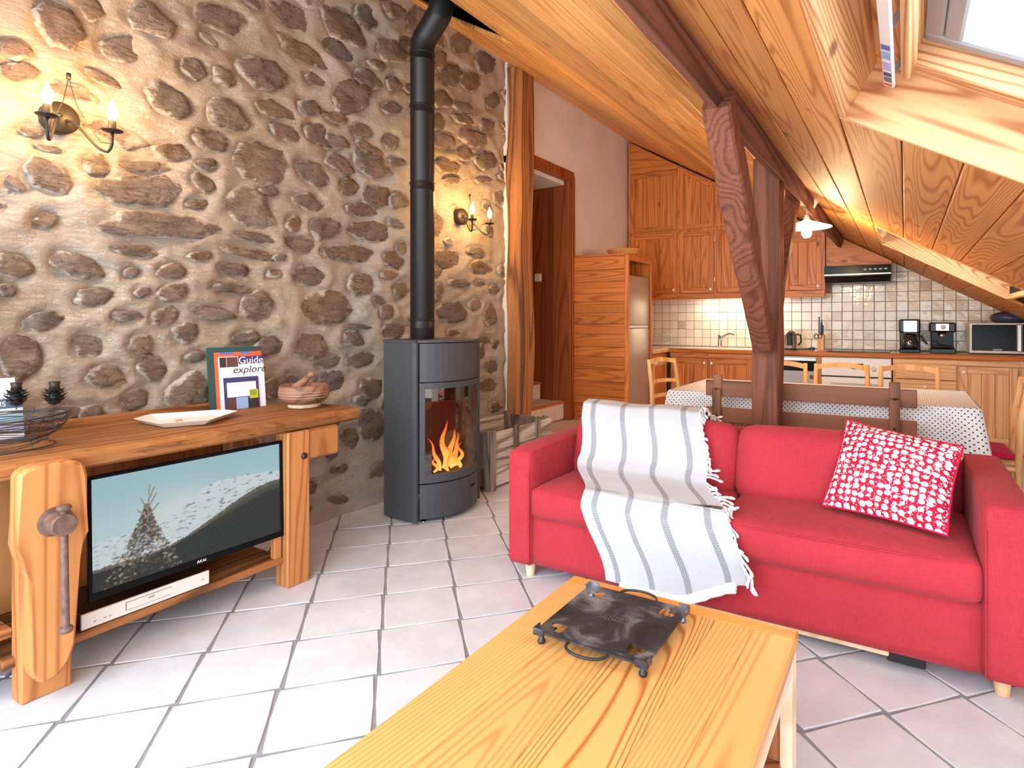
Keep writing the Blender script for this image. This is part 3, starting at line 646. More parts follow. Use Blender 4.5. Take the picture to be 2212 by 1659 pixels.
for a, b in zip(xr, xr[1:]):
    for p, q in cuts(a, b): board(a, b, p, q, 'ceil_r')
# box above the flue opening, the shadow in there put in as black
g = G(); a, b, c, d = HOLE
for (x0, x1, ya, yb) in ((a - .03, a, c, d), (b, b + .03, c, d), (a, b, c - .03, c), (a, b, d, d + .03)): rbx(g, x0, x1, ya, yb, 0.03, 0.7)
rbx(g, a - .03, b + .03, c - .03, d + .03, 0.68, 0.72); struct('trim_1', g, 'black')

# ---- roof windows
def skylight(k, x0, x1, ya, yb):
    s0, s1 = x0 / CT, x1 / CT; T = 0.02
    root = G()
    def b6(g, sa, sb, yc, yd, da, db, bev=0.003):
        g.hexa([RL(sa,yc,da),RL(sb,yc,da),RL(sb,yd,da),RL(sa,yd,da),RL(sa,yc,db),RL(sb,yc,db),RL(sb,yd,db),RL(sa,yd,db)], bev)
    # lining boards
    b6(root, s0 - T, s1 + T, yb, yb + T, -0.004, 0.19); 
    win = struct('window_%d' % k, root, 'lining_x')
    g = G(); b6(g, s0 - T, s1 + T, ya - T, ya, -0.004, 0.19); ob('lining_board', g, 'lining_x', win)
    for sa in (s0 - T, s1): 
        g = G(); b6(g, sa, sa + T, ya, yb, -0.004, 0.19); ob('lining_board', g, 'lining_y', win)
    # flange boards lying in the plane of the window
    i0, i1, j0, j1 = s0 + 0.075, s1 - 0.075, ya + 0.075, yb - 0.075
    for (sa, sb, yc, yd, m) in ((s0, s1, j1, yb, 'lining_x'), (s0, s1, ya, j0, 'lining_x'), (s0, i0, j0, j1, 'lining_y'), (i1, s1, j0, j1, 'lining_y')):
        g = G(); b6(g, sa, sb, yc, yd, 0.175, 0.26); ob('frame_board', g, m, win)
    # outer wooden frame, grey sash, glass
    for (sa, sb, yc, yd, m) in ((i0, i1, j1 - .03, j1, 'lining_x'), (i0, i1, j0, j0 + .03, 'lining_x'), (i0, i0 + .03, j0, j1, 'lining_y'), (i1 - .03, i1, j0, j1, 'lining_y')):
        g = G(); b6(g, sa, sb, yc, yd, 0.165, 0.25); ob('window_frame', g, m, win)
    e0, e1, f0, f1 = i0 + .03, i1 - .03, j0 + .03, j1 - .03
    for (sa, sb, yc, yd) in ((e0, e1, f1 - .045, f1), (e0, e1, f0, f0 + .045), (e0, e0 + .05, f0 + .045, f1 - .045), (e0 + .053, e0 + .10, f0 + .045, f1 - .045), (e1 - .06, e1, f0 + .045, f1 - .045)):
        g = G(); b6(g, sa, sb, yc, yd, 0.235, 0.285, 0.006); ob('sash', g, 'alu', win)
    g = G(); b6(g, e0 + .08, e1 - .05, f0 + .03, f1 - .03, 0.262, 0.268, 0); ob('pane', g, 'pane', win)
    return win
for k, (x0, x1, ya, yb) in enumerate(SKY): skylight(k + 1, x0, x1, ya, yb)

# ================================================================= TIMBERS
def timber(name, p0, p1, w, d, mat, up=(1, 0, 0), n=14, wob=0.012, ch=0.22, sd=0.0, label='', cat='beam', taper=(1, 1)):
    p0, p1 = Vector(p0), Vector(p1); t = (p1 - p0).normalized(); a = (Vector(up) - t * t.dot(Vector(up))).normalized(); b = t.cross(a)
    c = ch; sec = [(-1, -1 + c), (-1 + c, -1), (1 - c, -1), (1, -1 + c), (1, 1 - c), (1 - c, 1), (-1 + c, 1), (-1, 1 - c)]
    vs = []
    for i in range(n + 1):
        f = i / n; q = p0.lerp(p1, f); k = taper[0] + (taper[1] - taper[0]) * f
        for (u, v) in sec:
            e = q + a * (u * w / 2 * k) + b * (v * d / 2 * k)
            vs.append(e + a * wob * nz(f * 5 + sd, u * 0.8, v, 1.0) + b * wob * nz(f * 5 + sd + 40, u, v * 0.8, 1.0))
    fs = [(i * 8 + k, i * 8 + (k + 1) % 8, (i + 1) * 8 + (k + 1) % 8, (i + 1) * 8 + k) for i in range(n) for k in range(8)]
    fs += [tuple(range(7, -1, -1)), tuple(range(n * 8, n * 8 + 8))]
    g = G(); g.add(vs, fs); return tag(ob(name, g, mat), label, cat)
# purlin, half sunk in the boarding
sec = [(-0.552, 2.09), (-0.556, 2.02), (-0.572, 1.965), (-0.605, 1.975), (-0.668, 2.045), (-0.70, 2.088), (-0.705, 2.16), (-0.62, 2.14)]
vs = []; n = 40
for i in range(n + 1):
    y = -0.3 + 7.3 * i / n
    for q, (x, z) in enumerate(sec): vs.append((x + 0.010 * nz(y, q * 2.3, 1, 1.7), y, z + 0.010 * nz(y, q * 2.3, 9, 1.7)))
m = len(sec); fs = [(i * m + k, (i + 1) * m + k, (i + 1) * m + (k + 1) % m, i * m + (k + 1) % m) for i in range(n) for k in range(m)] + [tuple(range(m)), tuple(range(n * m + m - 1, n * m - 1, -1))]
g = G(); g.add(vs, fs); tag(ob('roof_purlin', g, 'beam'), 'dark old timber purlin running under the sloping board ceiling', 'beam')
timber('timber_post', (-0.66, 3.365, 0), (-0.655, 3.37, 2.09), 0.145, 0.14, 'beam_z', label='upright reddish timber post behind the red sofa', cat='post', sd=1, ch=0.14, n=20)
timber('timber_brace', (-0.585, 2.10, 2.0), (-0.658, 3.27, 1.08), 0.102, 0.12, 'beam_z', label='leaning reddish timber brace in front of the upright post', cat='brace', sd=9, ch=0.16, n=16)
timber('timber_brace', (-0.625, 4.0, 2.03), (-0.648, 3.46, 1.24), 0.08, 0.09, 'beam_z', label='short timber brace behind the post, next to the pendant lamp', cat='brace', sd=17, ch=0.14)
timber('timber_post', (-2.955, 4.30, 0), (-2.955, 4.305, 3.42), 0.16, 0.245, 'postwall', label='rough split timber post at the end of the stone wall', cat='post', sd=30, ch=0.3, n=34, wob=0.035)

# ================================================================= STOVE
SY = 2.84; SXC = -2.734; SR = 0.3638
st = thing('wood_stove', (-2.62, SY, 0), 'dark grey curved wood stove with burning fire behind glass', 'stove')
amax = math.asin(0.27 / SR)
def arc(a, r=SR): return (SXC + r * math.cos(a), SY + r * math.sin(a))
def curved(a0, a1, z0, z1, th=0.012, r=SR, seg=14):
    g = G(); vs = []
    for k in range(seg + 1):
        a = a0 + (a1 - a0) * k / seg
        for rr in (r, r - th):
            x, y = arc(a, rr)
            for z in (z0, z1): vs.append((x, y, z))
    # per k: 0 outer low, 1 outer high, 2 inner low, 3 inner high
    fs = []
    for k in range(seg):
        b = k * 4; c = b + 4
        fs += [(b, c, c + 1, b + 1), (b + 2, b + 3, c + 3, c + 2), (b + 1, c + 1, c + 3, b + 3), (b, b + 2, c + 2, c)]
    fs += [(0, 1, 3, 2), (seg * 4, seg * 4 + 2, seg * 4 + 3, seg * 4 + 1)]
    g.add(vs, fs, False); return g
foot = [(-2.515, 2.545), (-2.77, 2.565), (-2.87, 2.66), (-2.87, 3.02), (-2.77, 3.115), (-2.50, 3.135)]
for nm, poly in (('side_panel', [(-2.515, 2.545), (-2.52, 2.585), (-2.755, 2.60), (-2.775, 2.565)]), ('side_panel', [(-2.50, 3.135), (-2.505, 3.10), (-2.755, 3.08), (-2.775, 3.115)]),
                 ('front_post', [(-2.515, 2.543), (-2.487, 2.548), (-2.49, 2.570), (-2.52, 2.575)]), ('front_post', [(-2.50, 3.137), (-2.478, 3.132), (-2.487, 3.110), (-2.52, 3.105)])):
    g = G(); g.prism(poly, 0.012, 1.075, 2, 0.002); ob(nm, g, 'stove', st)
g = G(); g.prism([(-2.775, 2.565), (-2.87, 2.66), (-2.87, 3.02), (-2.775, 3.115), (-2.755, 3.08), (-2.85, 3.0), (-2.85, 2.68), (-2.755, 2.6)], 0.03, 1.07); ob('back_panel', g, 'stove', st)
tp = [arc(-amax * 1.02 + 2.04 * amax * k / 12, SR + 0.006) for k in range(13)]
g = G(); g.prism([(-2.485, 2.54)] + tp + [(-2.475, 3.14), (-2.775, 3.12), (-2.875, 3.02), (-2.875, 2.66), (-2.78, 2.56)], 1.075, 1.088, 2); ob('top_plate', g, 'stove', st)
aw = amax * 0.985
ob('upper_panel', curved(-aw, aw, 0.842, 1.07), 'stove', st)
dr = ob('drawer_front', curved(-aw, aw, 0.03, 0.232), 'stove', st)
g = curved(amax * 0.22, amax * 0.46, 0.155, 0.17, 0.004, SR + 0.002, 4); ob('handle_slot', g, 'black', dr)
# door: frame of four curved strips, the pane between them
gl0, gl1, gz0, gz1 = -amax * 0.88, amax * 0.95, 0.29, 0.80
g = G()
for a0, a1, z0, z1 in ((-aw, gl0, 0.24, 0.835), (gl1, aw, 0.24, 0.835), (gl0, gl1, 0.24, gz0), (gl0, gl1, gz1, 0.835)):
    c = curved(a0, a1, z0, z1, 0.014, SR + 0.002); g.add(c.v, c.f)
dor = ob('door', g, 'stove', st)
ob('pane', curved(gl0, gl1, gz0, gz1, 0.004, SR - 0.004), 'stove_glass', dor)
g = G(); g.prism([arc(-aw, SR - .03), (-2.76, 2.62), (-2.80, 2.70), (-2.80, 2.98), (-2.76, 3.06), arc(aw, SR - .03), (-2.51, 3.085), (-2.79, 3.075), (-2.83, 2.98), (-2.83, 2.70), (-2.79, 2.605), (-2.51, 2.60)], 0.24, 0.84)
M_['firebrick'] = pbr('sooty_firebrick', sr(66, 50, 44), 0.9, var=0.35, ns=12, bump=0.3, bs=40)
ob('firebox_wall', g, 'firebrick', st)
g = G(); base_p = [arc(-aw + 2 * aw * k / 10, SR - .02) for k in range(11)] + [(-2.76, 3.07), (-2.80, 2.98), (-2.80, 2.70), (-2.76, 2.61)]
g.prism(base_p, 0.235, 0.262); ob('firebox_floor', g, 'firebrick', st); g = G(); g.prism(base_p, 0.82, 0.84); ob('baffle', g, 'firebrick', st)
for (x, y) in ((-2.50, 2.62), (-2.50, 3.06), (-2.78, 2.66), (-2.78, 3.02)):
    g = G(); g.lathe([(0.0, 0), (0.014, 0), (0.014, 0.008), (0.006, 0.01), (0.006, 0.032)], (x, y, 0), 10); ob('foot', g, 'chrome', st)
# two charred logs and the flames
M_['char'] = pbr('charred_log', sr(40, 28, 24), 0.95, var=0.4, ns=20, bump=0.8, bs=40)
for p, q in (((-2.55, 2.72, 0.285), (-2.62, 2.98, 0.295)), ((-2.62, 2.76, 0.33), (-2.55, 2.96, 0.31))):
    g = G(); g.tube([p, tuple((a + b) / 2 + 0.005 for a, b in zip(p, q)), q], 0.028, 9); tag(ob('fire_log', g, 'char'), 'charred log burning on the floor of the stove' if p[2] < 0.3 else 'charred log lying across the other in the stove', 'log')
def m_flame():
    N = NT('flame'); gz = N.n('TexCoord').outputs['Generated']; sp = N.n('SeparateXYZ'); N.l(gz, sp.inputs[0])
    c = N.ramp(sp.outputs[2], [(0.0, (1.0, 0.50, 0.14, 1)), (0.35, (1.0, 0.34, 0.06, 1)), (0.75, (1.0, 0.16, 0.03, 1)), (1.0, (0.7, 0.05, 0.01, 1))])
    lw = N.n('LayerWeight'); lw.inputs[0].default_value = 0.35
    em = N.n('Emission'); N.l(c, em.inputs[0]); em.inputs[1].default_value = 3.2
    tr = N.n('BsdfTransparent'); mx = N.n('MixShader')
    f = N.math('ADD', N.math('MULTIPLY', lw.outputs['Facing'], 0.9), N.math('MULTIPLY', sp.outputs[2], 0.25), True)
    N.l(f, mx.inputs[0]); N.l(em.outputs[0], mx.inputs[1]); N.l(tr.outputs[0], mx.inputs[2]); N.l(mx.outputs[0], N.t.nodes['Material Output'].inputs[0]); return N.m
M_['flame'] = m_flame()
fire = thing('fire', (-2.56, SY, 0.27), 'orange fire flames behind the stove glass', 'fire')
random.seed(8)
for k, (dy, h, r, ln, x) in enumerate(((0.0, 0.30, 0.030, 0.02, -2.54), (0.05, 0.24, 0.030, 0.05, -2.53), (0.10, 0.20, 0.026, 0.03, -2.53), (-0.05, 0.22, 0.020, -0.12, -2.52), (0.03, 0.16, 0.024, -0.05, -2.50), (0.12, 0.14, 0.02, 0.04, -2.52), (-0.10, 0.10, 0.016, 0.01, -2.52), (0.07, 0.13, 0.026, -0.03, -2.48), (-0.02, 0.10, 0.02, 0.02, -2.49))):
    pts = []; rs = []
    for i in range(13):
        f = i / 12; pts.append((x + 0.012 * math.sin(f * 7 + k), SY + dy + ln * f ** 1.4 + 0.014 * math.sin(f * 9 + k * 2), 0.27 + h * f)); rs.append(max(0.0008, r * (math.sin(min(1, f * 1.6 + 0.25) * PI / 2)) * (1 - f) ** 0.8))
    g = G(); g.tube(pts, rs, 8); ob('flame', g, 'flame', fire)
lp = bpy.data.lights.new('fire_light', 'POINT'); lp.energy = 3; lp.color = (1, 0.45, 0.15); lp.shadow_soft_size = 0.06
lo_ = bpy.data.objects.new('fire_light', lp); COL.objects.link(lo_); lo_.location = (-2.5, SY + 0.04, 0.45); lo_.parent = fire; lo_.matrix_parent_inverse = Matrix.Translation(-fire.location)
# flue
px_, py_ = -2.72, SY
fl = thing('flue_pipe', (px_, py_, 1.088), 'black stove pipe rising with an offset elbow to the ceiling', 'pipe')
RP = 0.077
for z0, z1 in ((1.088, 1.215), (1.215, 2.10), (2.10, 2.60), (2.60, 2.94)):
    g = G(); g.lathe([(RP - .002, z0), (RP, z0 + .004), (RP, z1 - .06), (RP + .003, z1 - .055), (RP + .003, z1 - .05), (RP, z1 - .045), (RP, z1)], (px_, py_, 0), 28); ob('pipe_section', g, 'pipe', fl)
    g = G(); g.lathe([(RP, z1 - .012), (RP + .006, z1 - .009), (RP + .006, z1 - .001), (RP, z1 + .002)], (px_, py_, 0), 28); ob('joint_ring', g, 'pipe', fl)
g = G(); g.tube([(px_, py_, 2.935), (px_, py_, 3.0), (px_ + 0.03, py_, 3.05)], RP + .002, 24, False); ob('elbow', g, 'pipe', fl)
g = G(); g.tube([(px_ + 0.02, py_, 3.035), (px_ + 0.15, py_, 3.165)], RP, 24, False); ob('pipe_section', g, 'pipe', fl)
g = G(); g.tube([(px_ + 0.135, py_, 3.15), (px_ + 0.165, py_, 3.20), (px_ + 0.165, py_, 3.70)], RP + .002, 24, False); ob('elbow', g, 'pipe', fl)

# ================================================================= WORKBENCH WITH TV
wb = thing('workbench', (-2.65, 1.1, 0), 'old wooden joiner workbench with wooden vise along the stone wall', 'workbench')
def slabtop(u, v):
    # worn top: u along y, v across
    return None
g = G(); n = 46; ya, yb = -0.35, 2.065
sec = [(-2.94, 0.70), (-2.42, 0.70), (-2.397, 0.712), (-2.392, 0.745), (-2.405, 0.762), (-2.94, 0.765)]
vs = []
for i in range(n + 1):
    y = ya + (yb - ya) * i / n
    end = max(0, (i - n + 3) / 3.0)
    for q, (x, z) in enumerate(sec):
        w = 0.007 * nz(y, q * 1.7, 4, 9.0) + 0.005 * nz(y, q * 3.1, 8, 26.0)
        if q in (2, 3, 4): x += w * 1.2; z += w * 0.7
        if q == 3 and 1.0 < y < 1.75: x += 0.005 * math.sin(y * 210)
        if end and q in (1, 2, 3, 4): x -= 0.018 * end
        if q in (0, 5): x += 0.01 * nz(y, 3, 5, 3.0); x += 0.14 * max(0, y - 1.75) / 0.3
        vs.append((x, y, z))
m = len(sec)
fs = [(i * m + k, i * m + (k + 1) % m, (i + 1) * m + (k + 1) % m, (i + 1) * m + k) for i in range(n) for k in range(m)] + [tuple(range(m)), tuple(range(n * m + m - 1, n * m - 1, -1))]
fs = [f[::-1] for f in fs]
g.add(vs, fs); ob('top', g, 'bench_y', wb)
g = G(); g.box((-2.985, 0.75, 0.69), (-2.955, 1.85, 0.80), 0.004); ob('back_rail', g, 'bench_y', wb)
for (x0, x1, y0_, y1_) in ((-2.485, -2.395, 1.655, 1.768), (-2.46, -2.385, 0.733, 0.864), (-2.92, -2.83, 1.655, 1.768), (-2.92, -2.83, 0.73, 0.86)):
    g = G(); g.box((x0, y0_, 0.0), (x1, y1_, 0.70), 0.006); ob('leg', g, 'bench_z', wb)
g = G(); g.box((-2.90, 0.70, 0.112), (-2.425, 1.66, 0.142), 0.004); ob('shelf', g, 'bench_y', wb)
g = G(); g.box((-2.90, -0.3, 0.20), (-2.45, 0.735, 0.23), 0.004); ob('shelf', g, 'bench_y', wb)
g = G(); g.box((-2.90, -0.3, 0.24), (-2.87, 0.735, 0.69), 0.003); g.box((-2.93, 0.87, 0.142), (-2.90, 1.65, 0.69), 0.002); ob('back_board', g, 'door_z', wb)
g = G(); g.box((-2.52, 1.772, 0.555), (-2.41, 1.945, 0.698), 0.012); ob('end_block', g, 'bench_z', wb)
g = G(); g.box((-2.455, 1.61, 0.142), (-2.425, 1.645, 0.245), 0.003); ob('stop_block', g, 'bench_z', wb)
g = G(); g.tube([(-2.47, 1.965, 0.69), (-2.47, 1.985, 0.69)], 0.014, 8); ob('peg', g, 'rusty', wb)
g = G(); g.lathe([(0.0, 0.012), (0.008, 0.011), (0.014, 0.006), (0.016, 0.0)], (0, 0, 0), 14, Matrix.Translation((-2.395, 1.737, 0.583)) @ Matrix.Rotation(R(90), 4, 'Y')); ob('bolt', g, 'iron', wb)
# vise jaw: thick shaped plank in front of the left leg
prof = [(0.705, 0.735), (0.718, 0.748), (0.74, 0.757), (0.84, 0.755), (0.868, 0.742), (0.878, 0.70), (0.878, 0.52), (0.873, 0.49), (0.848, 0.445), (0.846, 0.17), (0.83, 0.12), (0.80, 0.085), (0.765, 0.08), (0.742, 0.10), (0.737, 0.14), (0.737, 0.40), (0.732, 0.44), (0.708, 0.475), (0.702, 0.52)]
g = G(); g.prism([(y, z) for y, z in prof], -2.38, -2.305, 0, 0.011); vj = ob('vise_jaw', g, 'bench_z', wb)
sc_ = Matrix.Translation((-2.31, 0.792, 0.575)) @ Matrix.Rotation(R(90), 4, 'Y')
g = G(); g.lathe([(0.0, 0.0), (0.044, 0.0), (0.046, 0.006), (0.044, 0.012), (0.036, 0.014), (0.034, 0.07), (0.031, 0.075), (0.0, 0.075)], (0, 0, 0), 28, sc_, False); vs_ = ob('vise_screw', g, 'rusty', vj)
g = G(); g.tube([(-2.252, 0.795, 0.625), (-2.252, 0.797, 0.43), (-2.252, 0.80, 0.252)], 0.0105, 10)
for z, y in ((0.625, .795), (0.247, .80)): g.lathe([(0.0, -0.010), (0.016, -0.009), (0.020, 0.0), (0.016, 0.008), (0.0, 0.010)], (-2.252, y, z), 14)
ob('vise_handle', g, 'rusty', vj)
# TV
tv = thing('television', (-2.50, 1.30, 0.22), 'flat screen TV showing a snowy mountain, under the workbench', 'television')
Y0, Y1, Z0, Z1 = 0.922, 1.651, 0.238, 0.666; XT = -2.425
tilt = Matrix.Translation((XT, 0, Z0)) @ Matrix.Rotation(R(-1.5), 4, 'Y') @ Matrix.Translation((-XT, 0, -Z0))
g = G(); g.box((XT - 0.035, Y0 + 0.01, Z0 + 0.01), (XT - 0.004, Y1 - 0.01, Z1 - 0.01), 0.004, tilt); ob('body', g, 'black_plastic', tv)
g = G(); b_ = 0.013
for lo, hi in (((Y0, Z0), (Y1, Z0 + 0.024)), ((Y0, Z1 - b_), (Y1, Z1)), ((Y0, Z0 + 0.024), (Y0 + b_, Z1 - b_)), ((Y1 - b_, Z0 + 0.024), (Y1, Z1 - b_))):
    g.box((XT - 0.006, lo[0], lo[1]), (XT + 0.006, hi[0], hi[1]), 0.0015, tilt)
bz = ob('bezel', g, 'black_gloss', tv)
text('lettering', 'AKAI', 0.016, 'white_plastic', bz, tilt @ basis((XT + 0.0065, 1.295, Z0 + 0.012), (0, 1, 0), (0, 0, 1)))
g = G(); g.box((-2.88, 1.15, 0.38), (XT - 0.03, 1.40, 0.46), 0.004); ob('bracket', g, 'black_plastic', tv)
# the picture on the screen: alpine view with a frosted spruce
nu, nv = 300, 172
def sm(a, b, x): t = max(0, min(1, (x - a) / (b - a))); return t * t * (3 - 2 * t)
def mixc(a, b, t): return tuple(x + (y - x) * t for x, y in zip(a, b))
tree_blobs = []
random.seed(21)
for k in range(1500):
    f = random.random() ** 0.75; side = random.uniform(-1, 1); wdt = 0.008 + 0.21 * (1 - f) ** 1.25
    tree_blobs.append((0.245 + side * wdt - 0.02 * (1 - f), 0.0 + 0.66 * f + random.uniform(-.02, .02) - 0.05 * abs(side) * (1 - f), random.uniform(0.005, 0.011), random.random(), abs(side)))
def picture(u, v):
    sky = mixc((0.62, 0.78, 0.80), (0.40, 0.62, 0.70), sm(0.25, 1.0, v)); sky = mixc(sky, (0.86, 0.86, 0.78), 0.75 * math.exp(-((u - 0.42) ** 2 / 0.03 + (v - 0.50) ** 2 / 0.05)))
    c = sky
    ridge = 0.44 + 0.30 * sm(0.27, 0.62, u) - 0.05 * sm(0.75, 1.0, u) + 0.022 * nz(u, 1, 2, 9) + 0.018 * nz(u, 3, 2, 30)
    if v < ridge:
        r = 0.5 + 0.5 * nz(u, v * 1.6, 4, 26) + 0.35 * nz(u, v * 1.5, 8, 60); c = mixc((0.72, 0.80, 0.82), (0.20, 0.24, 0.26), sm(0.55, 0.95, r))
    f1 = 0.20 + 0.40 * sm(0.25, 0.98, u) + 0.014 * nz(u, 7, 1, 24) + 0.010 * nz(u, 2, 1, 120)
    if v < f1:
        w = 0.5 + 0.5 * nz(u, v * .5, 11, 90); c = mixc((0.30, 0.24, 0.16), (0.10, 0.12, 0.12), sm(0.0, 0.07, f1 - v)); c = mixc(c, (0.03, 0.045, 0.05), w * 0.8)
        sn = abs(v - (f1 - 0.10 - 0.05 * (u - 0.5))); 
        if u > 0.5 and sn < 0.022 + 0.018 * nz(u, v, 5, 14): c = mixc(c, (0.62, 0.72, 0.74), 0.8)
    f2 = 0.17 + 0.36 * sm(0.15, 1.0, u) ** 1.2 + 0.010 * nz(u, 5, 9, 150) + 0.012 * nz(u, 9, 3, 20)
    if v < f2:
        w = 0.5 + 0.5 * nz(u, v * .5, 17, 130); c = mixc((0.055, 0.065, 0.06), (0.012, 0.02, 0.02), w); c = mixc(c, (0.22, 0.17, 0.11), 0.5 * math.exp(-(f2 - v) / 0.02) * sm(.4, .8, u))
    return c
cols = [[picture(i / nu, j / nv) for i in range(nu + 1)] for j in range(nv + 1)]
for (bu, bv, br, t, sd) in tree_blobs:
    col = mixc((0.045, 0.04, 0.035), (0.70, 0.54, 0.38), 0.75 if t > 0.86 - 0.2 * (sd > 0.6) else t * 0.16)
    for j in range(max(0, int((bv - br * 1.4) * nv)), min(nv, int((bv + br * 1.4) * nv)) + 1):
        for i in range(max(0, int((bu - br) * nu)), min(nu, int((bu + br) * nu)) + 1):
            d = ((i / nu - bu) / br) ** 2 + ((j / nv - bv) / (br * 1.4)) ** 2
            if d < 1: cols[j][i] = mixc(cols[j][i], col, 0.75 * (1 - d))
for (u0, v0, u1, v1) in ((0.245, 0.5, 0.258, 0.86), (0.247, 0.62, 0.215, 0.74), (0.25, 0.64, 0.29, 0.76), (0.25, 0.70, 0.28, 0.82), (0.248, 0.55, 0.20, 0.64), (0.25, 0.56, 0.30, 0.66)):
    for k in range(60):
        f = k / 59; i = int((u0 + (u1 - u0) * f) * nu); j = int((v0 + (v1 - v0) * f) * nv)
        for di in (0, 1): cols[j][min(nu, i + di)] = mixc(cols[j][min(nu, i + di)], (0.36, 0.30, 0.22), 0.8)
g = G(); ya, yb, za, zb = Y0 + b_, Y1 - b_, Z0 + 0.024, Z1 - b_
g.grid(nu, nv, lambda u, v: tilt @ Vector((XT + 0.001, ya + (yb - ya) * u, za + (zb - za) * v)), False)
me = g.mesh('screen'); at = me.color_attributes.new('Col', 'FLOAT_COLOR', 'POINT')
flat = []
for row in cols:
    for c in row: flat += [c[0], c[1], c[2], 1.0]
at.data.foreach_set('color', flat); M_['screen'] = vcol('lit_screen', 0.25, 0.75); me.materials.append(M_['screen']); ob('screen', me, None, tv)
# DVD player on the shelf
dv = thing('dvd_player', (-2.56, 1.11, 0.142), 'flat silver DVD player on the shelf below the TV', 'dvd player')
g = G(); g.box((-2.70, 0.905, 0.146), (-2.437, 1.33, 0.198), 0.002); ob('case', g, 'black_plastic', dv)
M_['silver'] = pbr('silver_plastic', sr(222, 216, 206), 0.35, 0.1)
g = G(); g.box((-2.438, 0.905, 0.146), (-2.428, 1.33, 0.199), 0.002); ob('front', g, 'silver', dv)
g = G(); g.box((-2.429, 1.035, 0.158), (-2.4265, 1.19, 0.19), 0.001); tr_ = ob('disc_tray', g, 'silver', dv)
for lo, hi in (((1.038, 0.188), (1.187, 0.1895)), ((1.038, 0.160), (1.187, 0.161)), ((1.036, 0.160), (1.038, 0.1895))):
    g = G(); g.box((-2.4268, lo[0], lo[1]), (-2.426, hi[0], hi[1])); ob('groove', g, 'black_plastic', tr_)
text('lettering', 'DVD', 0.010, 'black_plastic', dv, basis((-2.426, 1.12, 0.178), (0, 1, 0), (0, 0, 1)))
for y in (0.94, 0.97, 0.985, 1.30):
    g = G(); g.box((-2.4285, y, 0.170 if y > 1.2 else 0.162), (-2.426, y + 0.008, 0.174 if y > 1.2 else 0.166)); ob('button', g, 'alu', dv)
# white mains cable hanging left of the vise
g = G(); g.tube([(-2.50, 0.62, 0.55), (-2.50, 0.66, 0.40), (-2.52, 0.64, 0.28), (-2.56, 0.60, 0.235)], 0.006, 8); tag(ob('power_cable', g, 'white_plastic'), 'white power cable hanging left of the workbench vise', 'cable')

# ================================================================= THINGS ON THE WORKBENCH
ZT = 0.766
# mortar and pestle
mp_ = thing('mortar_bowl', (-2.66, 1.93, ZT), 'brown turned wooden mortar bowl with pale foot on the workbench', 'bowl')
M_['bowlwood'] = wood('bowl_wood', sr(158, 114, 90), sr(104, 70, 54), 'X', ring=10, scale=8, stretch=0.3, rough=0.5, var=0.05, bump=0.2)
M_['foot'] = pbr('worn_foot', sr(206, 178, 148), 0.8, var=0.2, ns=40)
g = G(); g.lathe([(0.03, 0.018), (0.082, 0.020), (0.10, 0.032), (0.116, 0.052), (0.121, 0.072), (0.121, 0.088), (0.117, 0.108), (0.110, 0.114), (0.100, 0.110), (0.094, 0.095), (0.07, 0.05), (0.0, 0.04)], (-2.66, 1.93, ZT), 36); bw = ob('bowl', g, 'bowlwood', mp_)
for z, r in ((0.054, 0.1175), (0.068, 0.1212), (0.082, 0.1218)):
    g = G(); g.lathe([(r - .002, z - .0012), (r + .0006, z), (r - .002, z + .0012)], (-2.66, 1.93, ZT), 36); ob('incised_line', g, 'foot', bw)
g = G(); g.lathe([(0.0, 0.0), (0.076, 0.0), (0.078, 0.008), (0.076, 0.02), (0.0, 0.02)], (-2.66, 1.93, ZT), 30); ob('foot', g, 'foot', mp_)
pm = basis((-2.70, 1.885, ZT + 0.065), (1, 0, 0), (0, 1, 0)) 
dirp = Vector((0.30, 0.62, 0.62)).normalized(); q = dirp.to_track_quat('Z', 'Y').to_matrix().to_4x4(); q.translation = Vector((-2.70, 1.875, ZT + 0.068))
g = G(); g.lathe([(0.0, 0.0), (0.020, 0.003), (0.026, 0.02), (0.022, 0.06), (0.017, 0.09), (0.017, 0.112), (0.012, 0.120), (0.016, 0.130), (0.018, 0.142), (0.012, 0.154), (0.0, 0.157)], (0, 0, 0), 16, q)
tag(ob('pestle', g, 'bowlwood'), 'turned wooden pestle leaning in the brown mortar bowl', 'pestle')
# shallow white tray
tr_ = thing('serving_tray', (-2.68, 1.38, ZT), 'shallow white boat-shaped tray lying on the workbench', 'tray')
pl = [(-2.83, 1.235), (-2.90, 1.33), (-2.76, 1.575), (-2.66, 1.585), (-2.52, 1.385), (-2.60, 1.225)]
c = (sum(p[0] for p in pl) / 6, sum(p[1] for p in pl) / 6)
def ring(k, z): return [(c[0] + (x - c[0]) * k, c[1] + (y - c[1]) * k, z) for x, y in pl]
vs = ring(0.78, ZT) + ring(1.0, ZT + 0.024) + ring(0.985, ZT + 0.025) + ring(0.76, ZT + 0.006); n = 6
fs = [tuple(range(5, -1, -1))] + [(r * n + i, r * n + (i + 1) % n, (r + 1) * n + (i + 1) % n, (r + 1) * n + i) for r in range(3) for i in range(n)] + [tuple(range(18, 24))]
M_['cream'] = pbr('cream_ceramic', sr(240, 234, 224), 0.3); g = G(); g.add(vs, fs); ob('dish', g, 'cream', tr_)
M_['tan'] = pbr('tan', sr(190, 140, 100), 0.7)
g = G(); g.lathe([(0, 0.004), (0.012, 0.004), (0.016, 0.0)], (-2.72, 1.36, ZT + 0.007), 12); ob('painted_mark', g, 'tan', tr_)
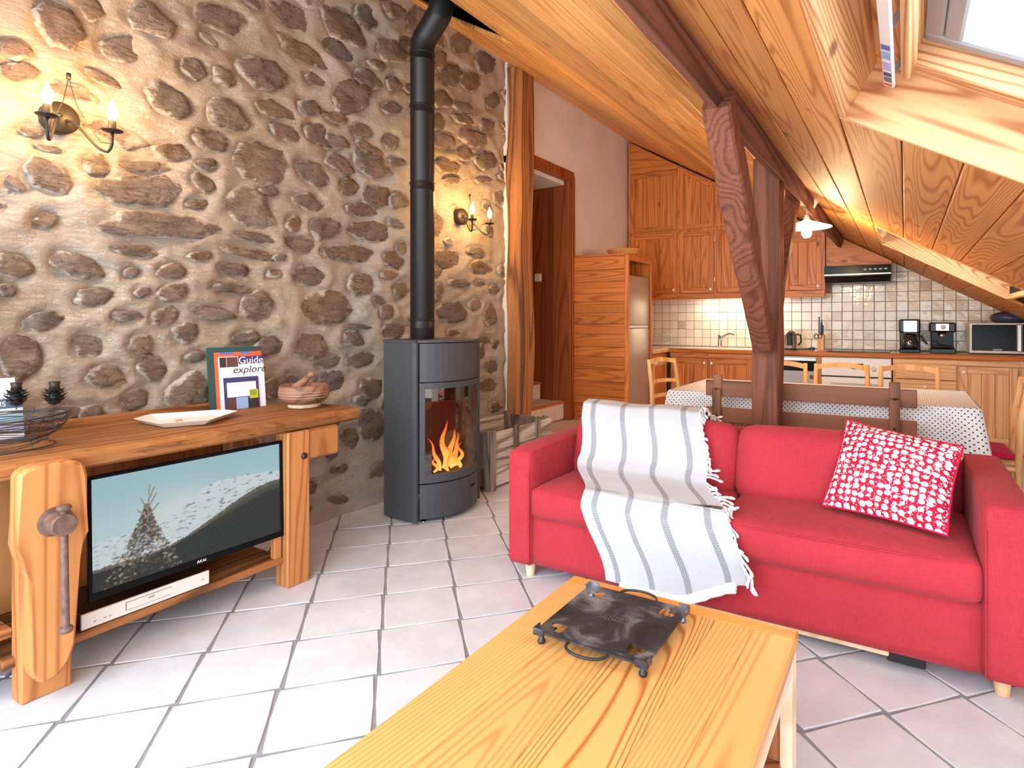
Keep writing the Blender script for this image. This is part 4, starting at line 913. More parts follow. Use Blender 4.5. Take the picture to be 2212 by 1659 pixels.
# stack of brochures leaning on the wall
def card(name, o_, yaw, lean, w, h, th, mat, label, pieces=(), texts=(), group=None):
    """booklet: y-z sheet standing at o_, leaning back; pieces are printed patches (u0,v0,u1,v1,mat)"""
    Mx = Matrix.Translation(o_) @ Matrix.Rotation(yaw, 4, 'Z') @ Matrix.Rotation(-lean, 4, 'Y')
    t = thing(name, o_, label, 'brochure', group)
    g = G(); g.box((-th, 0, 0), (0, w, h), 0.0, Mx); cv = ob('cover', g, mat, t)
    for (u0, v0, u1, v1, m_) in pieces:
        g = G(); g.box((0.0, u0 * w, v0 * h), (0.0006, u1 * w, v1 * h), 0, Mx); ob('printed_panel', g, m_, cv)
    for (s_, u, v, sz, m_, shr) in texts:
        text('lettering', s_, sz, m_, cv, Mx @ basis((0.0009, u * w, v * h), (0, 1, 0), (0, 0, 1)), 0.0003, 'CENTER', shr)
    return t
for nm, cl in (('p_green', (38, 72, 68)), ('p_white', (236, 234, 238)), ('p_navy', (62, 58, 104)), ('p_lime', (190, 196, 40)), ('p_orange', (226, 92, 52)), ('p_pink', (222, 140, 158)), ('p_brown', (96, 62, 50)), ('p_dark', (52, 44, 42)), ('p_sky', (150, 176, 214)), ('p_blue', (92, 108, 168)), ('p_slate', (84, 100, 116)), ('p_red', (200, 70, 44)), ('p_yellow', (206, 204, 60)), ('p_lilac', (184, 180, 220)), ('p_teal', (150, 196, 204))):
    M_[nm] = pbr(nm, sr(*cl), 0.45)
yw = R(-8)
card('binder', (-2.905, 1.60, ZT), yw, R(8), 0.235, 0.31, 0.02, 'p_green', 'dark green folder at the back of the leaning brochures')
card('brochure', (-2.898, 1.625, ZT), yw, R(8), 0.225, 0.285, 0.005, 'p_orange', 'orange and blue brochure showing above the guide', [(0.1, 0.96, 0.4, 1.0, 'p_blue'), (0.55, 0.955, 0.75, 1.0, 'p_blue')])
card('brochure', (-2.890, 1.640, ZT), yw, R(8), 0.215, 0.262, 0.005, 'p_white', 'white guide booklet with the script word explore on its cover',
     [(0.02, 0.80, 0.16, 0.99, 'p_dark'), (0.17, 0.80, 0.42, 0.99, 'p_brown'), (0.43, 0.85, 1.0, 1.0, 'p_navy')], [('Guide', 0.715, 0.915, 0.050, 'p_white', 0), ('explore', 0.66, 0.74, 0.052, 'p_dark', 0.25)])
card('brochure', (-2.882, 1.655, ZT), yw, R(8), 0.165, 0.158, 0.004, 'p_navy', 'small navy brochure with a lime green patch in front of the guide',
     [(0.08, 0.38, 0.92, 0.84, 'p_white'), (0.72, 0.30, 0.97, 0.58, 'p_lime'), (0.1, 0.0, 0.3, 0.36, 'p_brown'), (0.32, 0.0, 0.66, 0.36, 'p_sky'), (0.68, 0.02, 0.96, 0.28, 'p_dark')])
# left edge: leaning sheets behind a wire basket
card('brochure', (-2.905, 0.655, ZT), R(-4), R(9), 0.225, 0.225, 0.012, 'p_white', 'white booklet with red picture, tallest one behind wire basket', [(0.55, 0.10, 0.99, 0.42, 'p_red'), (0.3, 0.1, 0.55, 0.45, 'p_dark')])
card('brochure', (-2.872, 0.67, ZT), R(-4), R(10), 0.22, 0.15, 0.006, 'p_slate', 'blue and white leaflet with letters US behind wire basket',
     [(0.0, 0.60, 1, 0.76, 'p_white'), (0.0, 0.42, 1, 0.60, 'p_teal'), (0, 0.2, 1, 0.40, 'p_lilac'), (0.0, 0.02, 1, 0.16, 'p_white'), (0.45, 0.3, 0.58, 0.36, 'p_yellow'), (0.75, 0.34, 0.86, 0.40, 'p_yellow'), (0.72, 0.2, 0.82, 0.26, 'p_yellow')], [('US', 0.72, 0.87, 0.026, 'p_white', 0)])
wk = thing('wire_basket', (-2.68, 0.78, ZT), 'dark wire bowl with two metal pinecone candle holders on its rim', 'basket')
bc = Vector((-2.68, 0.79, ZT)); random.seed(2)
M_['wire'] = pbr('dark_wire', sr(78, 74, 74), 0.4, 0.7)
for k in range(17):
    z = 0.008 + 0.105 * (k / 16) ** 0.8; r = 0.085 + 0.085 * (k / 16) ** 0.55; pts = []; ph = random.uniform(0, 6)
    for i in range(29):
        a = 2 * PI * i / 28; rr = r * (1 + 0.05 * math.sin(a * 3 + ph)); pts.append(bc + Vector((rr * math.cos(a), rr * math.sin(a), z + 0.008 * math.sin(a * 2 + ph))))
    g = G(); g.tube(pts, 0.0016, 5, False); ob('wire', g, 'wire', wk)
for k in range(6):
    a = k * PI / 3 + 0.3; g = G(); g.tube([bc + Vector((0.11 * math.cos(a), 0.11 * math.sin(a), 0.002)), bc + Vector((0.10 * math.cos(a), 0.10 * math.sin(a), 0.03)), bc + Vector((0.165 * math.cos(a), 0.165 * math.sin(a), 0.115))], 0.002, 5); ob('wire', g, 'wire', wk)
g = G(); g.tube([bc + Vector((0.125 * math.cos(2 * PI * i / 28), 0.125 * math.sin(2 * PI * i / 28), 0.003)) for i in range(29)], 0.002, 5, False); ob('wire', g, 'wire', wk)
for (x, y, z) in ((-2.84, 0.861, 0.888), (-2.757, 0.945, 0.888)):
    g = G(); g.lathe([(0.0, 0.0), (0.012, 0.004), (0.020, 0.03), (0.012, 0.055), (0.0, 0.06)], (x, y, z), 10); pc = ob('pinecone_holder', g, 'black_plastic', wk)
    for lv in range(6):
        g = G()
        for k in range(9):
            a = 2 * PI * (k + 0.5 * (lv % 2)) / 9; r0 = 0.008; r1 = [0.022, 0.034, 0.042, 0.045, 0.041, 0.034][lv]; zz = z + 0.004 + lv * 0.0095
            d = Vector((math.cos(a), math.sin(a), 0)); s_ = Vector((-math.sin(a), math.cos(a), 0)); b0 = Vector((x, y, zz))
            g.add([b0 + d * r0 - s_ * .004, b0 + d * r0 + s_ * .004, b0 + d * r1 * .7 + s_ * .010 + Vector((0, 0, .004)), b0 + d * r1 + Vector((0, 0, .012)), b0 + d * r1 * .7 - s_ * .010 + Vector((0, 0, .004)), b0 + d * r1 * .6 + Vector((0, 0, .001))], [(0, 1, 5), (1, 2, 5), (2, 3, 5), (3, 4, 5), (4, 0, 5), (0, 4, 3, 2, 1)])
        ob('scales', g, 'wire', pc)
    g = G(); g.lathe([(0.0, 0.060), (0.017, 0.060), (0.015, 0.075), (0.018, 0.088), (0.015, 0.088), (0.013, 0.066), (0, 0.066)], (x, y, z), 16); ob('candle_cup', g, 'iron', pc)
    g = G(); g.tube([(x, y, z - 0.012), (x, y, z + 0.004)], 0.002, 6); ob('stem', g, 'wire', pc)

# ================================================================= WALL SCONCES
def sconce(y, z, label, energy):
    x0 = -3.012; t = thing('wall_sconce', (x0, y, z), label, 'wall lamp', 'candle sconces on the stone wall')
    Mx = Matrix.Translation((x0, y, z)) @ Matrix.Rotation(R(90), 4, 'Y')
    g = G(); g.lathe([(0.0, -0.02), (0.064, -0.02), (0.064, 0.022), (0.058, 0.03), (0.0, 0.034)], (0, 0, 0), 32, Mx); ob('wall_plate', g, 'iron', t)
    g = G(); g.lathe([(0.0, 0.02), (0.008, 0.018), (0.009, 0.0)], (0, 0, 0), 12, Matrix.Translation((x0 + .03, y - .012, z + .004)) @ Matrix.Rotation(R(90), 4, 'Y')); ob('screw', g, 'iron', t)
    g = G(); g.lathe([(0.0, 0.012), (0.008, 0.012), (0.008, -0.012), (0.0, -0.012)], (x0 + .09, y, z + 0.155), 10); ob('finial', g, 'iron', t)
    for sg in (-1, 1):
        d = Vector((0.20, 0.105 * sg, 0)); b0 = Vector((x0 + 0.03, y + 0.012 * sg, z - 0.01))
        top = Vector((x0, y, 0)) + d; top.z = z - 0.06
        pts = []
        for i in range(19):
            f = i / 18; e = b0.lerp(Vector((top.x, top.y, b0.z)), min(1, f * 1.16) if f < .86 else 1.0)
            hz = z - 0.01 - 0.13 * math.sin(min(1, f / 0.80) * PI / 2) ** 2 if f < 0.8 else z - 0.14 + (f - 0.8) / 0.2 * 0.08
            e.z = hz; pts.append(e)
        pts.append(top)
        g = G(); g.tube(pts, 0.0055, 8); ob('arm', g, 'iron', t)
        hp = [Vector((x0 + .09, y, z + 0.15))]; hp += [hp[0].lerp(pts[8], .35) + Vector((0, 0, -0.02)), pts[8] + Vector((0.004, 0, 0.045)), pts[12] + Vector((0, 0, 0.03)), pts[15] + Vector((0, 0, 0.022)), top + Vector((0, 0, -0.02))]
        g = G(); g.tube(hp, 0.0018, 6); ob('wire_stay', g, 'iron', t)
        g = G(); g.lathe([(0.0, 0.0), (0.02, 0.0), (0.036, 0.006), (0.038, 0.009), (0.018, 0.006), (0.0, 0.006)], top, 22); ob('drip_dish', g, 'iron', t)
        g = G(); g.lathe([(0.0135, 0.004), (0.0135, 0.046), (0.012, 0.048), (0.0, 0.048)], top, 16); ob('candle_sleeve', g, 'iron', t)
        g = G(); g.lathe([(0.010, 0.046), (0.013, 0.056), (0.0185, 0.072), (0.019, 0.082), (0.014, 0.100), (0.007, 0.118), (0.003, 0.132), (0.0, 0.136)], top, 16); ob('candle_bulb', g, 'bulb', t)
        lt = bpy.data.lights.new('bulb_light', 'POINT'); lt.energy = energy; lt.color = (1.0, 0.60, 0.22); lt.shadow_soft_size = 0.05
        lo = bpy.data.objects.new('bulb_light', lt); COL.objects.link(lo); lo.parent = t; lo.matrix_parent_inverse = Matrix.Translation(-t.location); lo.location = top + Vector((0, 0, 0.09))
sconce(1.047, 2.035, 'two-arm black candle sconce on the wall above the workbench', 13.0)
sconce(3.568, 2.02, 'two-arm black candle sconce right of the stove pipe', 13.0)

# ================================================================= CRATE
cr = thing('wooden_crate', (-2.78, 3.75, 0), 'weathered grey wooden crate standing right of the stove', 'crate')
X0, X1, YA, YB, HT = -3.0, -2.535, 3.33, 4.15, 0.405
for i in range(3):
    z0, z1 = 0.02 + i * 0.13, 0.02 + i * 0.13 + 0.126
    for (xa, xb) in ((X1 - 0.016, X1), (X0, X0 + 0.016)):
        g = G(); g.box((xa, YA, z0), (xb, YB, z1), 0.003); ob('slat', g, 'crate', cr)
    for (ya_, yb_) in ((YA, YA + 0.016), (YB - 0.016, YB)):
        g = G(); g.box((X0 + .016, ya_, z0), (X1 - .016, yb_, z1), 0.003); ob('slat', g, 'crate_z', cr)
g = G(); g.box((X0 + .016, YA + .016, 0.02), (X1 - .016, YB - .016, 0.035)); ob('base_board', g, 'crate', cr)
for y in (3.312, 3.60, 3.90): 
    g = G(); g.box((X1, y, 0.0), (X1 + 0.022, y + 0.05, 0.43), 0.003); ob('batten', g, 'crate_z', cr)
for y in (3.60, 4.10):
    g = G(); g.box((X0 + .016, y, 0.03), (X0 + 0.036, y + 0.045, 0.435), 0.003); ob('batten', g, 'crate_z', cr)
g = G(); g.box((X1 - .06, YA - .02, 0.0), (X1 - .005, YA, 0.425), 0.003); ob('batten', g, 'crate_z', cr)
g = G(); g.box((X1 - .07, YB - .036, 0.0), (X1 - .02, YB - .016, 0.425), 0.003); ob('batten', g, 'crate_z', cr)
# light switches on the panel of the stair alcove
for k, (x, w_) in enumerate(((-3.47, 'left'), (-3.355, 'right'))):
    s_ = thing('light_switch', (x, 5.22, 1.665), 'white square light switch, %s one of the pair in the doorway' % w_, 'switch', 'light switches in the doorway')
    g = G(); g.box((x - .042, 5.213, 1.623), (x + .042, 5.226, 1.707), 0.004); ob('plate', g, 'white_plastic', s_)
    g = G(); g.box((x - .028, 5.209, 1.635), (x + .028, 5.214, 1.69), 0.002); ob('rocker', g, 'white_plastic', s_)

# ================================================================= SOFA
SF = 2.27
so = thing('red_sofa', (-0.65, 2.7, 0), 'red fabric two-seat sofa with low birch legs', 'sofa')
g = G(); g.soft((-1.52, SF + 0.02, 0.065), (0.225, 3.10, 0.30), 0.015, (12, 6, 4)); ob('base', g, 'red', so)
for (xa, xb, zt, nm) in ((-1.635, -1.502, 0.605, 0), (0.212, 0.352, 0.63, 1)):
    def fa(p, zt=zt):
        if p.z > 0.4: p.z -= 0.035 * max(0, (2.45 - p.y) / 0.2) ** 1.6 * 0.5
        return p
    g = G(); g.soft((xa, SF, 0.06), (xb, 3.10, zt), 0.026, (6, 14, 10), (0.004, 0.003, 0.006), None, fa); ar = ob('arm', g, 'red', so)
    xi = xb - 0.008 if nm == 0 else xa + 0.008
    g = G(); g.tube([(xi, SF - 0.001, 0.07), (xi, SF - 0.001, zt - 0.09)], 0.0025, 6); g2 = [(xi, SF + 0.03 + 0.8 * i / 12, zt - 0.008) for i in range(13)]; ob('seam', g, 'red', ar)
    g = G(); g.tube([(a_, b_, c_ - 0.0175 * max(0, (2.45 - b_) / 0.2) ** 1.6) for a_, b_, c_ in g2], 0.0025, 6); ob('seam', g, 'red', ar)
g = G(); g.soft((-1.50, 2.92, 0.10), (0.21, 3.12, 0.66), 0.05, (10, 4, 6)); ob('back', g, 'red', so)
for (xa, xb) in ((-1.505, -0.650), (-0.646, 0.214)):
    g = G(); g.soft((xa, SF - 0.01, 0.292), (xb, 2.86, 0.434), 0.034, (16, 12, 6), (0.004, 0.016, 0.018)); sc1 = ob('seat_cushion', g, 'red', so)
    g = G(); g.tube([(xa + 0.02 + (xb - xa - 0.04) * i / 20, SF + 0.001 - 0.010 * (1 - abs(i / 10 - 1) ** 2.5), 0.421 + 0.003 * (1 - abs(i / 10 - 1) ** 2)) for i in range(21)], 0.0028, 6); ob('seam', g, 'red', sc1)
for (xa, xb) in ((-1.50, -0.672), (-0.664, 0.150)):
    Mx = Matrix.Translation((0, 2.62, 0.42)) @ Matrix.Rotation(R(-17), 4, 'X')
    g = G(); g.soft((xa, 0.0, 0.0), (xb, 0.17, 0.335), 0.06, (14, 5, 9), (0.01, 0.03, 0.012), Mx); ob('back_cushion', g, 'red', so)
for (x, y) in ((-1.54, 2.33), (0.27, 2.345), (-1.56, 3.03), (0.27, 3.03)):
    g = G(); g.lathe([(0.0, 0.0), (0.020, 0.0), (0.021, 0.004), (0.027, 0.062), (0.0, 0.063)], (x, y, 0), 16); ob('leg', g, 'leg', so)
g = G(); g.box((-0.9, 2.33, 0.035), (-0.05, 2.36, 0.066), 0.003); ob('under_rail', g, 'leg', so)
g = G(); g.box((-0.055, 2.335, 0.018), (0.06, 2.365, 0.062), 0.003); ob('metal_foot', g, 'black_plastic', so)
# ---- throw draped over back, seat and front
path = [(3.0, 0.66), (2.96, 0.715), (2.89, 0.765), (2.81, 0.775), (2.73, 0.765), (2.665, 0.70), (2.625, 0.61), (2.578, 0.535), (2.52, 0.495), (2.46, 0.480), (2.38, 0.466), (2.285, 0.452), (2.232, 0.40), (2.228, 0.30), (2.236, 0.22), (2.24, 0.14), (2.242, 0.10)]
lens = [0.0]
for a, b in zip(path, path[1:]): lens.append(lens[-1] + math.hypot(a[0] - b[0], a[1] - b[1]))
LT = lens[-1]
def along(s):
    s = max(0, min(LT, s))
    for i in range(len(path) - 1):
        if s <= lens[i + 1] or i == len(path) - 2:
            f = (s - lens[i]) / (lens[i + 1] - lens[i]); a, b = path[i], path[i + 1]; return (a[0] + (b[0] - a[0]) * f, a[1] + (b[1] - a[1]) * f)
def tl(v):   # left / right edge x as the cloth runs from the sofa back (v=0) to the hem (v=1)
    def lerp(ps):
        for (a, x), (b, y) in zip(ps, ps[1:]):
            if v <= b: 
                t = (v - a) / (b - a); t = t * t * (3 - 2 * t); return x + (y - x) * t
        return ps[-1][1]
    return lerp([(0, -1.475), (0.18, -1.475), (0.48, -1.40), (0.72, -1.225), (1.0, -1.10)]), lerp([(0, -0.85), (0.18, -0.855), (0.48, -0.76), (0.72, -0.60), (1.0, -0.50)])
def throw(u, v, lift=0.0):
    vv = v * (1 - 0.09 * sm(0.5, 1, u) * v) if v > 0.7 else v
    y, z = along(vv * LT); a, b = tl(v); x = a + (b - a) * u
    w = 0.006 * math.sin(u * 9 + v * 5) + 0.005 * nz(u * 3, v * 5, 1, 1.0)
    return (x, y - 0.006 - lift - (w if v > .6 else w * 0.6) - 0.01 * max(0, v - .8), z + 0.006 + (w if v < 0.68 else 0) + lift * 0.5)
th = thing('throw_blanket', (-1.0, 2.3, 0.45), 'white fringed throw with grey stripes draped over the sofa', 'blanket')
g = G(); g.grid(40, 90, throw); g2 = G(); g2.grid(40, 90, lambda u, v: tuple(Vector(throw(u, v)) + Vector((0, 0.004, -0.003)))); g.add(g2.v, [f[::-1] for f in g2.f], True, g2.uv)
ob('cloth', g, 'throw', th)
g = G()
for k in range(3):
    pts = [Vector(throw(0.12 + 0.8 * i / 24, 1.0)) + Vector((0, -0.004 - 0.006 * k, 0.004 - 0.010 * k + 0.004 * nz(i * .7, k, 1))) for i in range(25)]
    g.tube(pts, 0.009, 6)
ob('folded_hem', g, 'tassel', th)
random.seed(14)
for k in range(46):
    v = 0.03 + 0.95 * k / 45; p = Vector(throw(1.0, v, 0.004)); out = Vector((1, 0, 0)); ln = random.uniform(0.05, 0.085)
    if 0.06 < v < 0.44: dd = Vector((0.45, -0.35, -0.8)); ln *= 0.8
    elif v < 0.68: dd = Vector((0.9, -0.25, 0.0))
    else: dd = Vector((0.5, -0.05, -0.85))
    dd = (dd + Vector((random.uniform(-.3, .3), random.uniform(-.15, .05), random.uniform(-.2, .1)))).normalized(); pts = [p]
    for i in range(1, 7):
        f = i / 6; q = p + dd * ln * f + Vector((0.006 * math.sin(f * 6 + k), 0, 0.006 * math.sin(f * 5 + k * 2)))
        if 0.44 <= v < 0.68: q.z = max(q.z, 0.462)
        pts.append(q)
    g = G(); g.tube(pts, [0.0045, 0.005, 0.0042, 0.005, 0.0042, 0.007, 0.004], 6); ob('tassel', g, 'tassel', th)
# ---- floral pillow
c00, c10, c11, c01 = Vector((-0.285, 2.52, 0.475)), Vector((0.125, 2.41, 0.462)), Vector((0.185, 2.60, 0.742)), Vector((-0.215, 2.755, 0.785))
nrm = (c10 - c00).cross(c01 - c00).normalized()
if nrm.y > 0: nrm = -nrm
def pil(sgn):
    def f(u, v):
        p = c00 * (1 - u) * (1 - v) + c10 * u * (1 - v) + c11 * u * v + c01 * (1 - u) * v
        e = max(0.0, (1 - abs(2 * u - 1) ** 2.6) * (1 - abs(2 * v - 1) ** 2.6)); ctr = (c00 + c10 + c11 + c01) / 4
        pin = 0.05 * (1 - e) * (1 - (abs(2 * u - 1) * abs(2 * v - 1)) ** 2); p = p.lerp(ctr, pin)
        return p + nrm * sgn * (0.075 * e ** 0.6 + 0.008 * nz(u * 4, v * 4, sgn, 1.0) * e) - nrm * 0.0 + Vector((0, 0.0, 0))
    return f
pw = thing('throw_pillow', (-0.05, 2.55, 0.46), 'red and white floral square pillow leaning on the sofa arm', 'pillow')
g = G(); g.grid(26, 26, pil(1)); g2 = G(); g2.grid(26, 26, pil(-1)); ob('front_cover', g, 'pillow', pw); ob('back_cover', g2, 'pillow', pw)
g = G(); rim = [pil(0.02)(t, 0) for t in [i / 20 for i in range(21)]] + [pil(0.02)(1, i / 20) for i in range(1, 21)] + [pil(0.02)(1 - i / 20, 1) for i in range(1, 21)] + [pil(0.02)(0, 1 - i / 20) for i in range(1, 21)]
g.tube(rim, 0.004, 6, False); ob('piping', g, 'red_cushion', pw)

# ================================================================= COFFEE TABLE
ct = thing('coffee_table', (-0.56, 1.0, 0), 'honey pine coffee table in the foreground', 'table')
CX = [-0.882, -0.745, -0.60, -0.43, -0.335, -0.234]; CY0, CY1 = 0.30, 1.578
for a, b in zip(CX, CX[1:]):
    g = G(); g.box((a + 0.0002, CY0, 0.384), (b - 0.0002, CY1 - 0.055 if False else CY1 - 0.05, 0.42), 0.0012); ob('plank', g, 'ctable_f' if a < -0.59 < b else 'ctable', ct)
M_['ctable_x'] = wood('coffee_table_end', sr(232, 160, 78), sr(188, 110, 42), 'X', ring=26, scale=3, stretch=0.1, rough=0.38, var=0.05, bump=0.08)
g = G(); g.box((CX[0], CY1 - 0.0495, 0.384), (CX[-1], CY1, 0.42), 0.0025); ob('breadboard_end', g, 'ctable_x', ct)
for y0_, y1_ in ((CY1 - 0.06, CY1 - 0.012), (CY0 + 0.012, CY0 + 0.06)):
    g = G(); g.box((CX[0] + 0.004, y0_, 0.0), (CX[-1] - 0.034, y1_, 0.372), 0.003); ob('end_panel', g, 'ctable_z', ct)
M_['litpine'] = wood('lit_pine', sr(236, 214, 184), sr(214, 184, 146), 'Y', ring=12, scale=4, stretch=0.06, rough=0.4, var=0.03, bump=0.05)  # daylight on the table's side timbers, put into the wood colour
g = G(); g.box((CX[-1] - 0.03, CY0 + 0.002, 0.335), (CX[-1] - 0.004, CY1 - 0.072, 0.384), 0.002); ob('apron', g, 'litpine', ct)
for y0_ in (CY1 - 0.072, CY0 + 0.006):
    g = G(); g.box((CX[-1] - 0.033, y0_, 0.0), (CX[-1] - 0.004, y0_ + 0.066, 0.384), 0.002); ob('leg', g, 'litpine', ct)
g = G(); g.box((CX[0] + 0.006, CY0 + 0.06, 0.325), (CX[0] + 0.03, CY1 - 0.06, 0.372), 0.002); ob('apron', g, 'litpine', ct)
g = G(); g.box((CX[0] + 0.03, CY0 + 0.06, 0.09), (CX[-1] - 0.03, CY1 - 0.06, 0.115), 0.002); ob('lower_shelf', g, 'ctable_z', ct)
# ---- iron plate with cut-out hearts, feet and handles
gp = thing('iron_trivet', (-0.633, 1.34, 0.42), 'square black iron trivet plate with two handles on coffee table', 'trivet')
gx0, gx1, gy0, gy1, gz = -0.778, -0.489, 1.195, 1.485, 0.447
bm = bmesh.new()
outer = [(gx0, gy0), (gx1, gy0), (gx1, gy1), (gx0, gy1)]
def teardrop(cx_, cy_, ang, s):
    pts = []
    for k in range(22):
        t = 2 * PI * k / 22
        # heart-like club: two lobes and a point
        x = 16 * math.sin(t) ** 3; y = 13 * math.cos(t) - 5 * math.cos(2 * t) - 2 * math.cos(3 * t) - math.cos(4 * t)
        x, y = x / 17 * s, y / 17 * s; pts.append((cx_ + x * math.cos(ang) - y * math.sin(ang), cy_ + x * math.sin(ang) + y * math.cos(ang)))
    return pts
loops = [outer]; i_ = 0.046
for (cx_, cy_, an) in ((gx0 + i_, gy0 + i_, R(135)), (gx1 - i_, gy0 + i_, R(-135)), (gx1 - i_, gy1 - i_, R(-45)), (gx0 + i_, gy1 - i_, R(45))): loops.append(teardrop(cx_, cy_, an, 0.028))
es = []
for lp_ in loops:
    bv = [bm.verts.new((x, y, gz)) for x, y in lp_]
    for a, b in zip(bv, bv[1:] + bv[:1]): es.append(bm.edges.new((a, b)))
bmesh.ops.triangle_fill(bm, use_beauty=True, use_dissolve=False, edges=es)
# drop any triangle that fell inside a cut-out
def inside(p, poly):
    r = False; n = len(poly)
    for i in range(n):
        x1, y1 = poly[i]; x2, y2 = poly[i - 1]
        if (y1 > p[1]) != (y2 > p[1]) and p[0] < (x2 - x1) * (p[1] - y1) / (y2 - y1) + x1: r = not r
    return r
dl = [f for f in bm.faces if any(inside(f.calc_center_median()[:2], l_) for l_ in loops[1:])]
bmesh.ops.delete(bm, geom=dl, context='FACES_ONLY')
bm.normal_update()
for f in bm.faces:
    if f.normal.z > 0: f.normal_flip()
r_ = bmesh.ops.extrude_face_region(bm, geom=bm.faces[:]); bmesh.ops.translate(bm, verts=[v for v in r_['geom'] if isinstance(v, bmesh.types.BMVert)], vec=(0, 0, 0.005))
bmesh.ops.recalc_face_normals(bm, faces=bm.faces[:])
me = bpy.data.meshes.new('plate'); bm.to_mesh(me); bm.free(); me.materials.append(M_['griddle']); plt = ob('plate', me, None, gp)
zt = gz + 0.005
for (x, y, sx, sy) in ((gx0, gy0, 1, 1), (gx1, gy0, -1, 1), (gx1, gy1, -1, -1), (gx0, gy1, 1, -1)):
    g = G(); g.box((min(x - .003 * sx, x + .026 * sx), min(y - .003 * sy, y), gz - .004), (max(x - .003 * sx, x + .026 * sx), max(y - .003 * sy, y), zt + .008)); g.box((min(x - .003 * sx, x), min(y, y + .026 * sy), gz - .004), (max(x - .003 * sx, x), max(y, y + .026 * sy), zt + .008)); ob('corner_guard', g, 'griddle', gp)
    g = G(); g.lathe([(0.0, 0.0), (0.009, 0.0), (0.010, 0.006), (0.007, 0.01), (0.007, gz - 0.42), (0, gz - 0.42)], (x + .012 * sx, y + .012 * sy, 0.42), 12); ob('foot', g, 'griddle', gp)
for y, sg in ((gy0, -1), (gy1, 1)):
    pts = [(-0.633 + 0.052 * math.cos(t), y + sg * (0.038 * math.sin(t) ** 0.8 if math.sin(t) > 0 else 0), gz + 0.001) for t in [PI * k / 16 for k in range(17)]]
    g = G(); g.tube(pts, 0.0035, 8); ob('handle', g, 'griddle', gp)
g = G(); random.seed(6)
for k in range(9):
    for j in range(3):
        x, y = -0.633 + (k - 4) * 0.0075, 1.34 + (j - 1) * 0.009 + random.uniform(-.002, .002)
        g.tube([(x, y, zt - .001), (x + .003, y + .004, zt + .0016), (x + .005, y - .002, zt + .0002)], 0.0012, 5)
ob('embossed_lettering', g, 'rusty', plt)

# ================================================================= DINING
tb = thing('dining_table', (-0.5, 4.06, 0), 'wooden dining table hidden under a dotted cloth', 'table')
TX0, TX1, TY0, TY1, TZ = -1.33, 0.33, 3.64, 4.50, 0.755
g = G(); g.box((TX0 + .01, TY0 + .01, 0.722), (TX1 - .01, TY1 - .01, 0.752), 0.004); ob('table_top', g, 'chair', tb)
for x in (TX0 + .06, TX1 - .085):
    for y in (TY0 + .06, TY1 - .12): g = G(); g.box((x, y, 0), (x + .06, y + .06, 0.722), 0.003); ob('leg', g, 'chair', tb)
# cloth: flat top, skirt with soft folds, hanging corners
def per(t, out, nper=4):
    W, D = TX1 - TX0, TY1 - TY0; L = 2 * (W + D); s = t * L
    if s < W: return (TX0 + s, TY0 - out, (0, -1))
    s -= W
    if s < D: return (TX1 + out, TY0 + s, (1, 0))
    s -= D
    if s < W: return (TX1 - s, TY1 + out, (0, 1))
    s -= W; return (TX0 - out, TY1 - s, (-1, 0))
g = G(); g.grid(24, 14, lambda u, v: (TX0 + (TX1 - TX0) * u, TY0 + (TY1 - TY0) * v, TZ + 0.003), True, False, lambda u, v: (u * (TX1 - TX0), v * (TY1 - TY0)))
W_, D_ = TX1 - TX0, TY1 - TY0; L_ = 2 * (W_ + D_)
def skirt(u, v):
    # rounded corners: blend outward direction
    s = u * L_; cs = [0, W_, W_ + D_, 2 * W_ + D_, L_]; k = min(abs(s - c) for c in cs)
    out = 0.010 + (0.012 + 0.018 * math.sin(s * 11) + 0.010 * math.sin(s * 23 + 1)) * v + 0.05 * v * math.exp(-(k / 0.10) ** 2)
    drop = 0.25 + 0.055 * math.exp(-(k / 0.12) ** 2)
    x, y, _ = per(min(u, 0.99999), 0.0)
    cx_, cy_ = (TX0 + TX1) / 2, (TY0 + TY1) / 2
    nx = max(-1, min(1, (x - cx_) / (W_ / 2))); ny_ = max(-1, min(1, (y - cy_) / (D_ / 2)))
    wx = math.copysign(max(0, (abs(nx) - 1 + 0.08 / (W_ / 2)) / (0.08 / (W_ / 2))), nx); wy = math.copysign(max(0, (abs(ny_) - 1 + 0.08 / (D_ / 2)) / (0.08 / (D_ / 2))), ny_)
    d = Vector((wx, wy)); d = d.normalized() if d.length > 0 else Vector((0, 0))
    e = min(1, v * 12); return (x + d.x * out * (0.4 + 0.6 * e), y + d.y * out * (0.4 + 0.6 * e), TZ + 0.003 - drop * v)
g.grid(200, 14, skirt, True, False, lambda u, v: (u * L_, -0.25 * v)); tag(ob('tablecloth', g, 'cloth'), 'white cloth with small dark dots on the dining table', 'tablecloth')
g = G(); g.grid(10, 4, lambda u, v: (-0.62 + 0.30 * u, 3.72 + 0.28 * v, TZ + 0.006 + 0.002 * math.sin(u * 9)), True); M_['mat'] = pbr('grey_mat', sr(120, 110, 104), 0.9, var=0.4, ns=80); tag(ob('table_mat', g, 'mat'), 'dark speckled mat on the dining table', 'mat')

